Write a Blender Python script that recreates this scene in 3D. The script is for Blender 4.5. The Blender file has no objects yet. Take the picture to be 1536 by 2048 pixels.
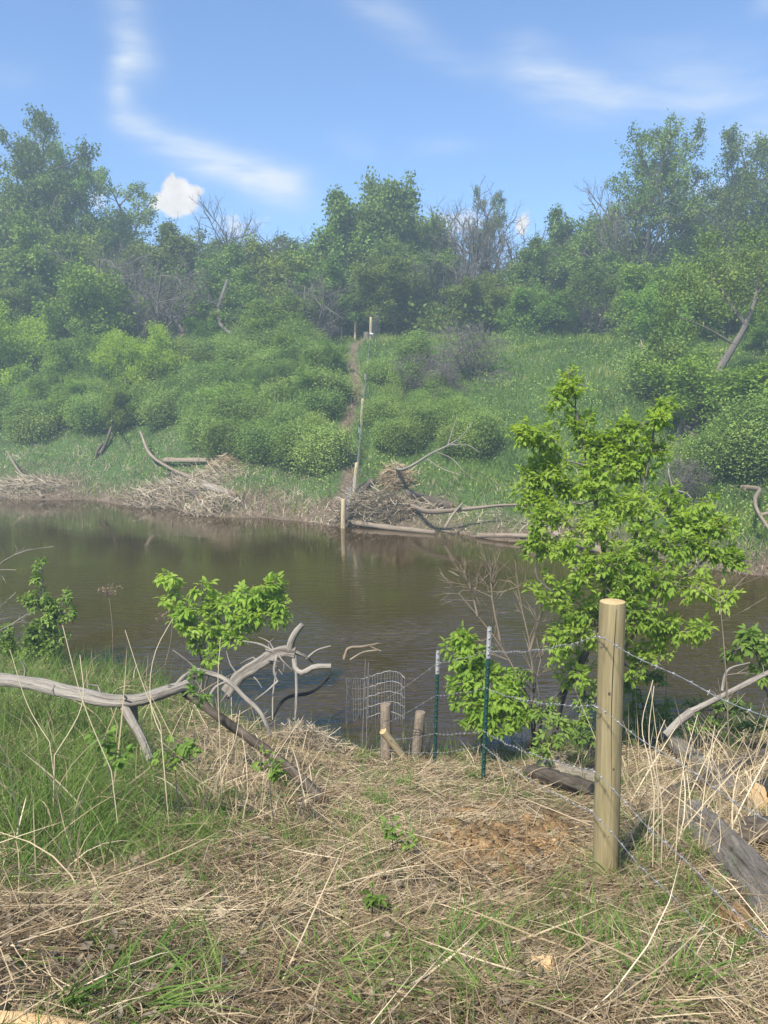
import bpy, math, random
import numpy as np
from math import radians, sin, cos, tan, atan2, pi

random.seed(7)
rng = np.random.default_rng(11)
scene = bpy.context.scene
COL = scene.collection

# ------------------------------------------------------------------ camera
EYE = 4.1                       # eye height above the water
PITCH = radians(7.9)
F = 1538.0                      # focal length in photo pixels (1536 x 2048)
cam_d = bpy.data.cameras.new('camera'); cam = bpy.data.objects.new('camera', cam_d); COL.objects.link(cam)
cam_d.sensor_fit = 'VERTICAL'; cam_d.sensor_height = 24.0; cam_d.lens = 24.0 * F / 2048.0
cam_d.clip_start = 0.05; cam_d.clip_end = 2000
cam.location = (0, 0, EYE); cam.rotation_euler = (pi / 2 - PITCH, 0, 0)
scene.camera = cam

# ------------------------------------------------------------------ light and exposure
SUN_EL, SUN_AZ = radians(50), radians(208)      # azimuth clockwise from +Y: behind the viewer, a little to one side
sd = (sin(SUN_AZ) * cos(SUN_EL), cos(SUN_AZ) * cos(SUN_EL), sin(SUN_EL))
sl = bpy.data.lights.new('sun', 'SUN'); sl.energy = 3.3; sl.angle = radians(5); sl.color = (1, .95, .87)
so = bpy.data.objects.new('sun', sl); COL.objects.link(so)
so.rotation_euler = (pi / 2 - SUN_EL, 0, -SUN_AZ + pi)
scene.view_settings.view_transform = 'Standard'; scene.view_settings.look = 'None'
scene.view_settings.exposure = 1.42; scene.view_settings.gamma = 1.0
SKY_STRENGTH = 0.076
scene.render.engine = 'CYCLES'
cy = scene.cycles
cy.use_denoising = True
cy.max_bounces = 6; cy.diffuse_bounces = 4; cy.glossy_bounces = 3; cy.transmission_bounces = 4
cy.volume_bounces = 0; cy.transparent_max_bounces = 4
cy.use_adaptive_sampling = True

def px_dir(px, py):
    u = (px - 768) / F; v = (1024 - py) / F
    return np.array([u, cos(PITCH) + v * sin(PITCH), -sin(PITCH) + v * cos(PITCH)])
def W(px, py, Y):                   # the point on a line of sight at distance Y
    d = px_dir(px, py); k = Y / d[1]
    return np.array([d[0] * k, Y, EYE + d[2] * k])

# ------------------------------------------------------------------ sky with cirrus and small cumulus
world = bpy.data.worlds.new('World'); scene.world = world; world.use_nodes = True
nt = world.node_tree; nt.nodes.clear()
def N(t, **k):
    n = nt.nodes.new(t)
    for a, b in k.items(): setattr(n, a, b)
    return n
def L(a, b): nt.links.new(a, b)
def sock(x, inp):
    if isinstance(x, (int, float)): inp.default_value = x
    elif isinstance(x, (tuple, list)): inp.default_value = x
    else: L(x, inp)
def M(op, a, b=0.0, c=None, clamp=False):
    n = N('ShaderNodeMath', operation=op, use_clamp=clamp)
    sock(a, n.inputs[0]); sock(b, n.inputs[1])
    if c is not None: sock(c, n.inputs[2])
    return n.outputs[0]
def VM(op, a, b=(0, 0, 0)):
    n = N('ShaderNodeVectorMath', operation=op)
    sock(a, n.inputs[0]); sock(b, n.inputs[1])
    return n.outputs['Value'] if op in ('DOT_PRODUCT', 'LENGTH') else n.outputs[0]
sky = N('ShaderNodeTexSky', sky_type='NISHITA'); sky.sun_disc = False
sky.sun_elevation = SUN_EL; sky.sun_rotation = SUN_AZ
sky.altitude = 300; sky.air_density = 1.0; sky.dust_density = 0.6; sky.ozone_density = 1.6
tc = N('ShaderNodeTexCoord'); sep = N('ShaderNodeSeparateXYZ'); L(tc.outputs['Generated'], sep.inputs[0])
dx, dy, dz = sep.outputs
ysafe = M('MAXIMUM', dy, 0.05)
cu, cv = M('DIVIDE', dx, ysafe), M('DIVIDE', dz, ysafe)
comb = N('ShaderNodeCombineXYZ'); L(cu, comb.inputs[0]); L(cv, comb.inputs[1])
UV = comb.outputs[0]
front = M('MULTIPLY', M('SUBTRACT', dy, 0.15), 6.0, clamp=True)
def noise(vec, scale, detail=5, rough=.55, sc=None, rot=0.0):
    mp = N('ShaderNodeMapping'); L(vec, mp.inputs[0])
    if sc: mp.inputs['Scale'].default_value = sc
    mp.inputs['Rotation'].default_value = (0, 0, rot)
    n = N('ShaderNodeTexNoise'); n.inputs['Scale'].default_value = scale
    n.inputs['Detail'].default_value = detail; n.inputs['Roughness'].default_value = rough
    L(mp.outputs[0], n.inputs['Vector'])
    return n
nw = noise(UV, 5, 3)
warp = VM('SCALE', VM('SUBTRACT', nw.outputs['Color'], (.5, .5, .5)))
warp.node.inputs['Scale'].default_value = 0.05
UVw = VM('ADD', UV, warp)
nw2 = noise(UV, 26, 5)
warp2 = VM('SCALE', VM('SUBTRACT', nw2.outputs['Color'], (.5, .5, .5)))
warp2.node.inputs['Scale'].default_value = 0.035
UVc = VM('ADD', UV, warp2)
def uvpx(px, py):
    d = px_dir(px, py); return np.array([d[0] / d[1], d[2] / d[1]])
def blob(vec, a, b, wpx, amp):
    A, B = uvpx(*a), uvpx(*b); c = (A + B) / 2; ax = (B - A) / 2; l = max(np.linalg.norm(ax), 1e-4); ax = ax / l
    s = wpx / F
    p = VM('SUBTRACT', vec, (c[0], c[1], 0))
    q1 = VM('DOT_PRODUCT', p, (ax[0] / l, ax[1] / l, 0))
    q2 = VM('DOT_PRODUCT', p, (-ax[1] / s, ax[0] / s, 0))
    q = M('ADD', M('MULTIPLY', q1, q1), M('MULTIPLY', q2, q2))
    return M('MULTIPLY', M('EXPONENT', M('MULTIPLY', q, -1.0)), amp)
cir = [((240, -60), (262, 100), 40, .26), ((244, 70), (250, 150), 24, .30), ((256, 60), (292, 165), 36, .34),
       ((226, 130), (250, 250), 24, .44), ((232, 225), (350, 310), 26, .50), ((330, 298), (470, 350), 32, .62), ((430, 330), (600, 385), 36, .78),
       ((540, 375), (620, 385), 30, .35),
       ((1000, 110), (1140, 150), 45, .40), ((1110, 150), (1270, 195), 34, .45), ((1220, 150), (1530, 150), 70, .25), ((1250, 205), (1560, 175), 26, .22),
       ((1060, 190), (1200, 240), 34, .20), ((740, 40), (980, 150), 30, .18), ((650, -20), (820, 40), 30, .2), ((820, 300), (960, 280), 18, .13), ((660, 270), (760, 300), 24, .12),
       ((1450, 290), (1600, 240), 50, .25), ((-40, 130), (90, 160), 30, .08), ((1500, 20), (1560, 0), 20, .2)]
tot = None
for a, b, wpx, amp in cir:
    v = blob(UVw, a, b, wpx, amp)
    tot = v if tot is None else M('ADD', tot, v)
fib = noise(UVw, 9, 6, .6, sc=(1.0, 4.5, 1), rot=radians(22))
fibm = M('MULTIPLY_ADD', fib.outputs['Fac'], 2.8, -.42, )
cirm = M('MULTIPLY', M('MULTIPLY', tot, fibm), front, clamp=True)
cums = [((318, 388), (390, 388), 36, 1.1), ((338, 362), (352, 366), 20, .8), ((290, 408), (400, 412), 14, .9), ((380, 378), (385, 400), 22, .8),
        ((150, 390), (240, 400), 40, .42), ((830, 440), (1000, 435), 34, .52), ((1030, 452), (1068, 448), 22, .75), ((400, 440), (575, 455), 24, .45), ((1300, 440), (1520, 400), 90, .5), ((40, 330), (60, 350), 40, .4), ((1160, 560), (1500, 560), 60, .6)]
ct = None
for a, b, wpx, amp in cums:
    v = blob(UVc, a, b, wpx, amp)
    ct = v if ct is None else M('ADD', ct, v)
cn = noise(UV, 34, 6, .6)
ct = M('ADD', ct, M('MULTIPLY', M('SUBTRACT', cn.outputs['Fac'], .5), .85))
cumm = M('MULTIPLY', M('SMOOTH_MIN', M('MULTIPLY', M('SUBTRACT', ct, .33), 2.9, clamp=True), 1.0, .2), front, clamp=True)
def mixc(f, a, b):
    n = N('ShaderNodeMix', data_type='RGBA'); n.clamp_factor = True
    sock(f, n.inputs[0]); sock(a, n.inputs[6]); sock(b, n.inputs[7]); return n.outputs[2]
skyc = VM('SCALE', sky.outputs[0]); skyc.node.inputs['Scale'].default_value = SKY_STRENGTH
hz = M('POWER', M('SUBTRACT', 1.0, M('ABSOLUTE', dz), clamp=True), 5.0)
grade = VM('MULTIPLY', skyc, (.74, .90, 1.10))
c1 = mixc(cirm, grade, (.32, .345, .375, 1))
ccol = mixc(M('MULTIPLY', M('SUBTRACT', cn.outputs['Fac'], .35), 3.0, clamp=True), (.33, .31, .30, 1), (.44, .42, .395, 1))
c2 = mixc(cumm, c1, ccol)
bg = N('ShaderNodeBackground'); L(c2, bg.inputs[0]); bg.inputs[1].default_value = 1.0
wo = N('ShaderNodeOutputWorld'); L(bg.outputs[0], wo.inputs[0])

# ------------------------------------------------------------------ mesh building helpers
class MB:
    def __init__(s): s.V = []; s.Fq = []; s.Ft = []; s.mq = []; s.mt = []; s.T = []; s.U = []; s.n = 0
    def add(s, v, quads=None, tris=None, tint=0.5, wuv=None, mi=0):
        v = np.asarray(v, float).reshape(-1, 3); k = len(v)
        s.V.append(v)
        s.T.append(np.broadcast_to(np.asarray(tint, float), (k,)).copy() if np.ndim(tint) == 0 else np.asarray(tint, float))
        s.U.append(np.zeros((k, 3)) if wuv is None else wuv)
        if quads is not None and len(quads):
            q = np.asarray(quads, int) + s.n; s.Fq.append(q); s.mq.append(np.full(len(q), mi))
        if tris is not None and len(tris):
            t = np.asarray(tris, int) + s.n; s.Ft.append(t); s.mt.append(np.full(len(t), mi))
        s.n += k
    def build(s, name, mats, parent=None, smooth=False, origin=None):
        V = np.concatenate(s.V)
        if origin is not None: V = V - np.asarray(origin)
        q = np.concatenate(s.Fq) if s.Fq else np.zeros((0, 4), int)
        t = np.concatenate(s.Ft) if s.Ft else np.zeros((0, 3), int)
        me = bpy.data.meshes.new(name)
        me.vertices.add(len(V)); me.vertices.foreach_set('co', V.astype(np.float32).ravel())
        me.loops.add(q.size + t.size)
        me.loops.foreach_set('vertex_index', np.concatenate([q.ravel(), t.ravel()]).astype(np.int32))
        npoly = len(q) + len(t); me.polygons.add(npoly)
        ls = np.concatenate([np.arange(len(q)) * 4, q.size + np.arange(len(t)) * 3]).astype(np.int32)
        me.polygons.foreach_set('loop_start', ls)
        mi = np.concatenate([np.concatenate(s.mq) if s.mq else np.zeros(0), np.concatenate(s.mt) if s.mt else np.zeros(0)]).astype(np.int32)
        me.polygons.foreach_set('material_index', mi)
        if smooth: me.polygons.foreach_set('use_smooth', np.ones(npoly, bool))
        a = me.attributes.new('tint', 'FLOAT', 'POINT'); a.data.foreach_set('value', np.concatenate(s.T).astype(np.float32))
        a = me.attributes.new('wuv', 'FLOAT_VECTOR', 'POINT'); a.data.foreach_set('vector', np.concatenate(s.U).astype(np.float32).ravel())
        me.update(calc_edges=True); me.validate()
        if not isinstance(mats, (list, tuple)): mats = [mats]
        for m in mats: me.materials.append(m)
        o = bpy.data.objects.new(name, me); COL.objects.link(o)
        if parent is not None: o.parent = parent
        if origin is not None and parent is None: o.location = origin
        return o

def tag(o, label=None, cat=None, group=None, kind=None):
    if label: o['label'] = label
    if cat: o['category'] = cat
    if group: o['group'] = group
    if kind: o['kind'] = kind
    return o
def empty(name, loc, label, cat, group=None):
    o = bpy.data.objects.new(name, None); o.empty_display_size = .2; COL.objects.link(o); o.location = tuple(loc)
    return tag(o, label, cat, group)
def unit(v):
    v = np.asarray(v, float); return v / np.maximum(np.linalg.norm(v, axis=-1, keepdims=True), 1e-9)
def rv(n): return unit(rng.normal(size=(n, 3)))

def tube(mb, pts, rad, seg=6, tint=.5, caps=True, rough=0.0, mi=0, cap_mi=None, phase=None):
    pts = np.asarray(pts, float); n = len(pts); rad = np.broadcast_to(np.asarray(rad, float), (n,))
    T = np.gradient(pts, axis=0); T = unit(T)
    a = np.array([0, 0, 1.0]) if abs(T[0][2]) < .9 else np.array([1.0, 0, 0])
    nn = unit(np.cross(T[0], a)); ang = np.arange(seg) / seg * 2 * pi
    rings = []; U = []; d = 0; ridge = rng.normal(size=seg); 
    off = rng.random() * 50 if phase is None else phase
    rough_a = 1 + rough * np.sin(ang * 2 + off) * .5 + rough * np.sin(ang * 3 + off * 1.7) * .5
    for i in range(n):
        nn = unit(nn - T[i] * np.dot(nn, T[i])); bb = np.cross(T[i], nn)
        if i: d += np.linalg.norm(pts[i] - pts[i - 1])
        if rough: ridge = .82 * ridge + .55 * rng.normal(size=seg)
        rr = rad[i] * rough_a * (1 + rough * .38 * ridge)
        rings.append(pts[i] + np.outer(np.cos(ang) * rr, nn) + np.outer(np.sin(ang) * rr, bb))
        U.append(np.stack([np.cos(ang) * rad[0] + off, np.sin(ang) * rad[0], np.full(seg, d)], 1))
    V = np.concatenate(rings); U = np.concatenate(U)
    i = np.arange(n - 1)[:, None] * seg; j = np.arange(seg)[None]; j2 = (j + 1) % seg
    Q = np.stack([i + j, i + j2, i + seg + j2, i + seg + j], -1).reshape(-1, 4)
    mb.add(V, quads=Q, tint=tint, wuv=U, mi=mi)
    if caps:
        for e, s in ((0, -1), (n - 1, 1)):
            base = rings[e]; c = pts[e] + T[e] * s * rad[e] * .04
            tr = [(seg, k, (k + 1) % seg) if s > 0 else (seg, (k + 1) % seg, k) for k in range(seg)]
            mb.add(np.vstack([base, c]), tris=tr, tint=tint, wuv=np.vstack([np.stack([np.cos(ang) * rad[e], np.sin(ang) * rad[e], 0 * ang], 1), [[0, 0, 0]]]) + off, mi=mi if cap_mi is None else cap_mi)

def smooth_path(P, n):
    P = np.asarray(P, float)
    if len(P) < 3:
        t = np.linspace(0, 1, n)[:, None]; return P[0] * (1 - t) + P[-1] * t
    seg = np.r_[0, np.cumsum(np.linalg.norm(np.diff(P, axis=0), axis=1))]; seg = seg / seg[-1]
    t = np.linspace(0, 1, n)
    m = np.gradient(P, seg, axis=0)
    k = np.clip(np.searchsorted(seg, t, side='right') - 1, 0, len(P) - 2)
    h = (seg[k + 1] - seg[k])[:, None]; s = ((t - seg[k])[:, None]) / h
    return ((2 * s**3 - 3 * s**2 + 1) * P[k] + (s**3 - 2 * s**2 + s) * h * m[k] + (-2 * s**3 + 3 * s**2) * P[k + 1] + (s**3 - s**2) * h * m[k + 1])

def sticks(mb, A, B, r0, r1, tint=.5):          # many thin straight three-sided twigs
    A = np.asarray(A, float); B = np.asarray(B, float); n = len(A)
    if n == 0: return
    d = unit(B - A); p = unit(np.cross(d, rv(n))); q = np.cross(d, p)
    r0 = np.broadcast_to(r0, (n,))[:, None]; r1 = np.broadcast_to(r1, (n,))[:, None]
    vs = []
    for C, r in ((A, r0), (B, r1)):
        for k in range(3):
            a = 2 * pi * k / 3; vs.append(C + (p * cos(a) + q * sin(a)) * r)
    V = np.stack(vs, 1).reshape(-1, 3)
    o = np.arange(n)[:, None] * 6
    Q = np.concatenate([o + np.array([[0, 1, 4, 3]]), o + np.array([[1, 2, 5, 4]]), o + np.array([[2, 0, 3, 5]])])
    t = np.repeat(np.broadcast_to(tint, (n,)), 6)
    le = np.linalg.norm(B - A, axis=1)
    U = np.zeros((n, 6, 3)); U[:, :, 0] = rng.random(n)[:, None] * 40; U[:, 3:, 2] = le[:, None]
    mb.add(V, quads=Q, tint=t, wuv=U.reshape(-1, 3))

def blades(mb, base, d0, Ln, w, bend, nseg=3, tint=.5, taper=1.6):
    n = len(base)
    if n == 0: return
    Ln = np.broadcast_to(Ln, (n,)); w = np.broadcast_to(w, (n,))
    side = unit(np.cross(d0, rv(n)))
    vs = []
    for k in range(nseg + 1):
        s = k / nseg
        c = base + d0 * (Ln * s)[:, None] + bend * (Ln * s * s)[:, None]
        hw = (w * .5 * (1 - s**taper * .92))[:, None]
        vs += [c - side * hw, c + side * hw]
    V = np.stack(vs, 1).reshape(-1, 3); o = np.arange(n)[:, None] * (2 * nseg + 2)
    Q = np.concatenate([o + np.array([[2 * k, 2 * k + 1, 2 * k + 3, 2 * k + 2]]) for k in range(nseg)])
    mb.add(V, quads=Q, tint=np.repeat(np.broadcast_to(tint, (n,)), 2 * nseg + 2))

def leaf_cards(mb, c, d, nrm, ln, wd, tint):    # small folded leaves, four vertices each
    n = len(c); ln = np.broadcast_to(ln, (n,))[:, None]; wd = np.broadcast_to(wd, (n,))[:, None]
    s = unit(np.cross(d, nrm)); nn = np.cross(s, d)
    V = np.stack([c, c + d * ln * .45 + s * wd * .5 + nn * wd * .18, c + d * ln, c + d * ln * .45 - s * wd * .5 + nn * wd * .18], 1).reshape(-1, 3)
    o = np.arange(n)[:, None] * 4
    mb.add(V, tris=np.concatenate([o + np.array([[0, 1, 2]]), o + np.array([[0, 2, 3]])]), tint=np.repeat(np.broadcast_to(tint, (n,)), 4))

def leaflets(mb, c, d, nrm, ln, wd, tint):      # pointed leaves with a midrib and a drooping tip, eight vertices each
    n = len(c); ln = np.broadcast_to(ln, (n,))[:, None]; wd = np.broadcast_to(wd, (n,))[:, None]
    s = unit(np.cross(d, nrm)); nn = np.cross(s, d)
    def P(a, b, h): return c + d * ln * a + s * wd * b + nn * ln * h
    V = np.stack([P(0, 0, 0), P(.35, 0, .02), P(.7, 0, -.02), P(1, 0, -.14), P(.3, .46, .09), P(.66, .36, .03), P(.3, -.46, .09), P(.66, -.36, .03)], 1).reshape(-1, 3)
    o = np.arange(n)[:, None] * 8
    T = np.concatenate([o + np.array([x]) for x in ([0, 4, 1], [2, 5, 3], [0, 1, 6], [2, 3, 7])])
    Q = np.concatenate([o + np.array([x]) for x in ([1, 4, 5, 2], [1, 2, 7, 6])])
    mb.add(V, quads=Q, tris=T, tint=np.repeat(np.broadcast_to(tint, (n,)), 8))

# ------------------------------------------------------------------ materials
def new_mat(name):
    m = bpy.data.materials.new(name); m.use_nodes = True; t = m.node_tree; t.nodes.clear()
    out = t.nodes.new('ShaderNodeOutputMaterial'); return m, t, out
def nd(t, ty, **k):
    n = t.nodes.new(ty)
    for a, b in k.items(): setattr(n, a, b)
    return n
def ramp(t, fac, stops):
    r = nd(t, 'ShaderNodeValToRGB'); e = r.color_ramp.elements
    while len(e) < len(stops): e.new(.5)
    for x, (p, c) in zip(e, stops): x.position = p; x.color = (*c, 1)
    t.links.new(fac, r.inputs[0]); return r.outputs[0]
def mat_leaf(name, stops, trans=.35, rough=.68, rand=.12, tcol=(1.25, 1.2, .6)):
    m, t, out = new_mat(name)
    at = nd(t, 'ShaderNodeAttribute', attribute_name='tint')
    c = ramp(t, at.outputs['Fac'], stops)
    oi = nd(t, 'ShaderNodeObjectInfo')
    hs = nd(t, 'ShaderNodeHueSaturation')
    mr = nd(t, 'ShaderNodeMapRange'); mr.inputs[3].default_value = 1 - rand * 2; mr.inputs[4].default_value = 1 + rand * 2
    t.links.new(oi.outputs['Random'], mr.inputs[0]); t.links.new(mr.outputs[0], hs.inputs['Value'])
    wn = nd(t, 'ShaderNodeTexWhiteNoise', noise_dimensions='1D'); t.links.new(oi.outputs['Random'], wn.inputs['W'])
    mr2 = nd(t, 'ShaderNodeMapRange'); mr2.inputs[3].default_value = .5 - rand * .16; mr2.inputs[4].default_value = .5 + rand * .12
    t.links.new(wn.outputs['Value'], mr2.inputs[0]); t.links.new(mr2.outputs[0], hs.inputs['Hue'])
    t.links.new(c, hs.inputs['Color'])
    p = nd(t, 'ShaderNodeBsdfPrincipled'); p.inputs['Roughness'].default_value = rough; p.inputs['Specular IOR Level'].default_value = .15
    t.links.new(hs.outputs[0], p.inputs['Base Color'])
    if trans > 0:
        tr = nd(t, 'ShaderNodeBsdfTranslucent'); vm = nd(t, 'ShaderNodeVectorMath', operation='MULTIPLY'); vm.inputs[1].default_value = tcol
        t.links.new(hs.outputs[0], vm.inputs[0]); t.links.new(vm.outputs[0], tr.inputs[0])
        mx = nd(t, 'ShaderNodeMixShader'); mx.inputs[0].default_value = trans
        t.links.new(p.outputs[0], mx.inputs[1]); t.links.new(tr.outputs[0], mx.inputs[2]); t.links.new(mx.outputs[0], out.inputs[0])
    else: t.links.new(p.outputs[0], out.inputs[0])
    return m
def mat_wood(name, stops, scale=(18, 18, 2.2), bump=.5, rough=.85, moss=None, crack=.35, dist=.01):
    m, t, out = new_mat(name)
    at = nd(t, 'ShaderNodeAttribute', attribute_name='wuv')
    mp = nd(t, 'ShaderNodeMapping'); mp.inputs['Scale'].default_value = scale; t.links.new(at.outputs['Vector'], mp.inputs[0])
    n1 = nd(t, 'ShaderNodeTexNoise'); n1.inputs['Scale'].default_value = 2.2; n1.inputs['Detail'].default_value = 7; n1.inputs['Roughness'].default_value = .65; n1.inputs['Distortion'].default_value = .4
    t.links.new(mp.outputs[0], n1.inputs['Vector'])
    n2 = nd(t, 'ShaderNodeTexNoise'); n2.inputs['Scale'].default_value = .35; n2.inputs['Detail'].default_value = 4
    t.links.new(mp.outputs[0], n2.inputs['Vector'])
    ad = nd(t, 'ShaderNodeMath', operation='MULTIPLY_ADD'); t.links.new(n2.outputs['Fac'], ad.inputs[0]); ad.inputs[1].default_value = .6
    sb = nd(t, 'ShaderNodeMath', operation='SUBTRACT'); t.links.new(n1.outputs['Fac'], sb.inputs[0]); sb.inputs[1].default_value = .3
    t.links.new(sb.outputs[0], ad.inputs[2])
    c = ramp(t, ad.outputs[0], stops)
    p = nd(t, 'ShaderNodeBsdfPrincipled'); p.inputs['Roughness'].default_value = rough; p.inputs['Specular IOR Level'].default_value = .2
    t.links.new(c, p.inputs['Base Color'])
    b = nd(t, 'ShaderNodeBump'); b.inputs['Strength'].default_value = bump; b.inputs['Distance'].default_value = dist
    t.links.new(n1.outputs['Fac'], b.inputs['Height']); t.links.new(b.outputs[0], p.inputs['Normal'])
    t.links.new(p.outputs[0], out.inputs[0])
    return m
def mat_plain(name, col, rough=.6, metal=0.0, var=.25, scale=30):
    m, t, out = new_mat(name)
    tc_ = nd(t, 'ShaderNodeTexCoord'); n1 = nd(t, 'ShaderNodeTexNoise'); n1.inputs['Scale'].default_value = scale; n1.inputs['Detail'].default_value = 4
    t.links.new(tc_.outputs['Object'], n1.inputs['Vector'])
    c = ramp(t, n1.outputs['Fac'], [(.3, tuple(x * (1 - var) for x in col)), (.7, tuple(min(1, x * (1 + var)) for x in col))])
    p = nd(t, 'ShaderNodeBsdfPrincipled'); p.inputs['Roughness'].default_value = rough; p.inputs['Metallic'].default_value = metal
    t.links.new(c, p.inputs['Base Color']); t.links.new(p.outputs[0], out.inputs[0]); return m

MT = {}
MT['leaf_far'] = mat_leaf('leaf_far', [(0, (.060, .100, .022)), (.5, (.140, .205, .036)), (1, (.26, .325, .062))], .32, rand=.14)
MT['leaf_far_light'] = mat_leaf('leaf_far_light', [(0, (.10, .18, .028)), (.5, (.19, .31, .045)), (1, (.30, .42, .075))], .38, rand=.12)
MT['leaf_shrub'] = mat_leaf('leaf_shrub', [(0, (.085, .145, .032)), (.5, (.215, .315, .072)), (1, (.42, .50, .15))], .34, rand=.07)
MT['leaf_bright'] = mat_leaf('leaf_bright', [(0, (.19, .31, .042)), (.5, (.33, .465, .075)), (1, (.46, .57, .13))], .60, rand=.05, tcol=(1.4, 1.3, .4))
MT['leaf_mid'] = mat_leaf('leaf_mid', [(0, (.10, .18, .035)), (.5, (.18, .29, .055)), (1, (.28, .39, .09))], .45, rand=.06)
MT['grass_green'] = mat_leaf('grass_green', [(0, (.065, .120, .024)), (.5, (.130, .215, .042)), (.82, (.20, .28, .075)), (1, (.35, .33, .16))], .34, rand=.02)
MT['grass_far'] = mat_leaf('grass_far', [(0, (.060, .110, .018)), (.5, (.130, .200, .026)), (.82, (.21, .275, .046)), (1, (.36, .34, .12))], .32, rand=.02)
MT['straw'] = mat_leaf('straw', [(0, (.115, .078, .045)), (.35, (.305, .225, .130)), (.7, (.50, .395, .245)), (1, (.65, .545, .37))], .12, rough=.6, rand=.02, tcol=(1, .95, .8))
MT['straw_grey'] = mat_leaf('straw_grey', [(0, (.14, .105, .068)), (.5, (.34, .275, .185)), (1, (.56, .48, .34))], .1, rough=.7, rand=.02, tcol=(1, .95, .8))
MT['flower_dry'] = mat_leaf('flower_dry', [(0, (.16, .10, .06)), (1, (.36, .25, .17))], .1, rand=.02, tcol=(1, .9, .8))
MT['bark'] = mat_wood('bark', [(.15, (.045, .038, .030)), (.5, (.11, .095, .078)), (.85, (.20, .18, .15))], (14, 14, 4), .7)
MT['bark_grey'] = mat_wood('bark_grey', [(.15, (.065, .055, .048)), (.5, (.13, .115, .10)), (.85, (.22, .20, .175))], (14, 14, 4), .5)
MT['drift'] = mat_wood('drift', [(.2, (.030, .024, .017)), (.34, (.125, .105, .082)), (.5, (.27, .24, .195)), (.85, (.43, .39, .325))], (34, 34, 2.2), 1.0, dist=.02)
MT['drift_tan'] = mat_wood('drift_tan', [(.12, (.07, .05, .035)), (.45, (.20, .155, .11)), (.85, (.36, .30, .225))], (26, 26, 2.0), .7)
MT['log_brown'] = mat_wood('log_brown', [(.2, (.022, .017, .012)), (.45, (.085, .066, .048)), (.85, (.18, .15, .115))], (20, 20, 2.5), .9)
MT['log_grey'] = mat_wood('log_grey', [(.2, (.040, .030, .021)), (.34, (.20, .165, .125)), (.55, (.34, .29, .23)), (.88, (.48, .425, .35))], (26, 26, 1.7), 1.0, dist=.04)
MT['char'] = mat_wood('char', [(.2, (.012, .011, .010)), (.6, (.035, .032, .030)), (.9, (.10, .085, .07))], (14, 14, 4), .9)
MT['post'] = mat_wood('post', [(.16, (.060, .045, .022)), (.34, (.175, .138, .068)), (.58, (.265, .215, .110)), (.9, (.36, .30, .165))], (26, 26, 1.6), .6, dist=.006)
MT['post_far'] = mat_wood('post_far', [(.10, (.22, .16, .08)), (.5, (.42, .33, .19)), (.95, (.52, .43, .26))], (16, 16, 1.5), .3)
MT['cut'] = mat_wood('cut', [(.15, (.26, .17, .07)), (.5, (.46, .34, .16)), (.9, (.60, .48, .27))], (40, 40, 40), .3)
MT['sawn'] = mat_wood('sawn', [(.15, (.38, .22, .09)), (.5, (.56, .37, .18)), (.9, (.68, .50, .28))], (30, 30, 30), .5)
MT['rotten'] = mat_wood('rotten', [(.12, (.030, .017, .009)), (.36, (.150, .084, .036)), (.52, (.30, .185, .082)), (.85, (.50, .37, .20))], (24, 24, 8), 1.0, dist=.02)
MT['green_paint'] = mat_plain('green_paint', (.012, .050, .040), .45, 0, .2)
MT['white_paint'] = mat_plain('white_paint', (.30, .30, .285), .55, 0, .2)
MT['galv'] = mat_plain('galv', (.42, .41, .39), .5, .7, .25, 60)
MT['wire_dull'] = mat_plain('wire_dull', (.20, .19, .17), .5, .6, .3, 60)
MT['rust'] = mat_plain('rust', (.10, .085, .075), .7, .3, .3, 40)
MT['cloth_white'] = mat_plain('cloth_white', (.72, .70, .66), .8)

# ------------------------------------------------------------------ terrain
def vnoise(x, y, seed=0):
    x = np.asarray(x, float); y = np.asarray(y, float)
    xi = np.floor(x).astype(np.int64); yi = np.floor(y).astype(np.int64); fx = x - xi; fy = y - yi
    fx = fx * fx * (3 - 2 * fx); fy = fy * fy * (3 - 2 * fy)
    def h(a, b):
        k = (a * 374761393 + b * 668265263 + seed * 974634777) & 0x7fffffff
        k = ((k ^ (k >> 13)) * 1274126177) & 0x7fffffff
        return ((k ^ (k >> 16)) & 0xffff) / 65535.0
    return (h(xi, yi) * (1 - fx) + h(xi + 1, yi) * fx) * (1 - fy) + (h(xi, yi + 1) * (1 - fx) + h(xi + 1, yi + 1) * fx) * fy
def fbm(x, y, s=0): return (vnoise(x, y, s) + .5 * vnoise(x * 2.1, y * 2.1, s + 1) + .25 * vnoise(x * 4.3, y * 4.3, s + 2)) / 1.75 - .5
def near_shore(x): return np.interp(x, [-60, -14, -8, -5, -3.6, -2, -.5, .6, 2, 3, 6, 12, 60], [24, 16, 13.2, 11.9, 11.2, 9.7, 8.75, 8.6, 8.8, 9.2, 9.6, 9.2, 9])
def far_shore(x): return np.interp(x, [-80, -40, -17, -12.2, -5.8, -1.5, 3.6, 5.9, 8.7, 14, 25, 80], [60, 41, 34, 33, 28.2, 26.3, 23.7, 21.2, 18.8, 16, 15, 15]) + .5 * np.sin(np.asarray(x) * 1.3) * .5 + fbm(np.asarray(x) * .9, np.asarray(x) * 0, 9) * 1.0
def far_top(x): return np.interp(x, [-60, -20, -8, 0, 10, 30], [62, 54, 50, 46, 45, 44])
NP_T = [-30, -3, 0, 1.9, 3.3, 5, 6.5, 8.1, 8.8, 9.6, 12, 16]
NP_Z = [3.1, 2.72, 2.62, 2.45, 1.92, 1.28, .78, .24, -.02, -.5, -1.2, -1.6]
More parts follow.
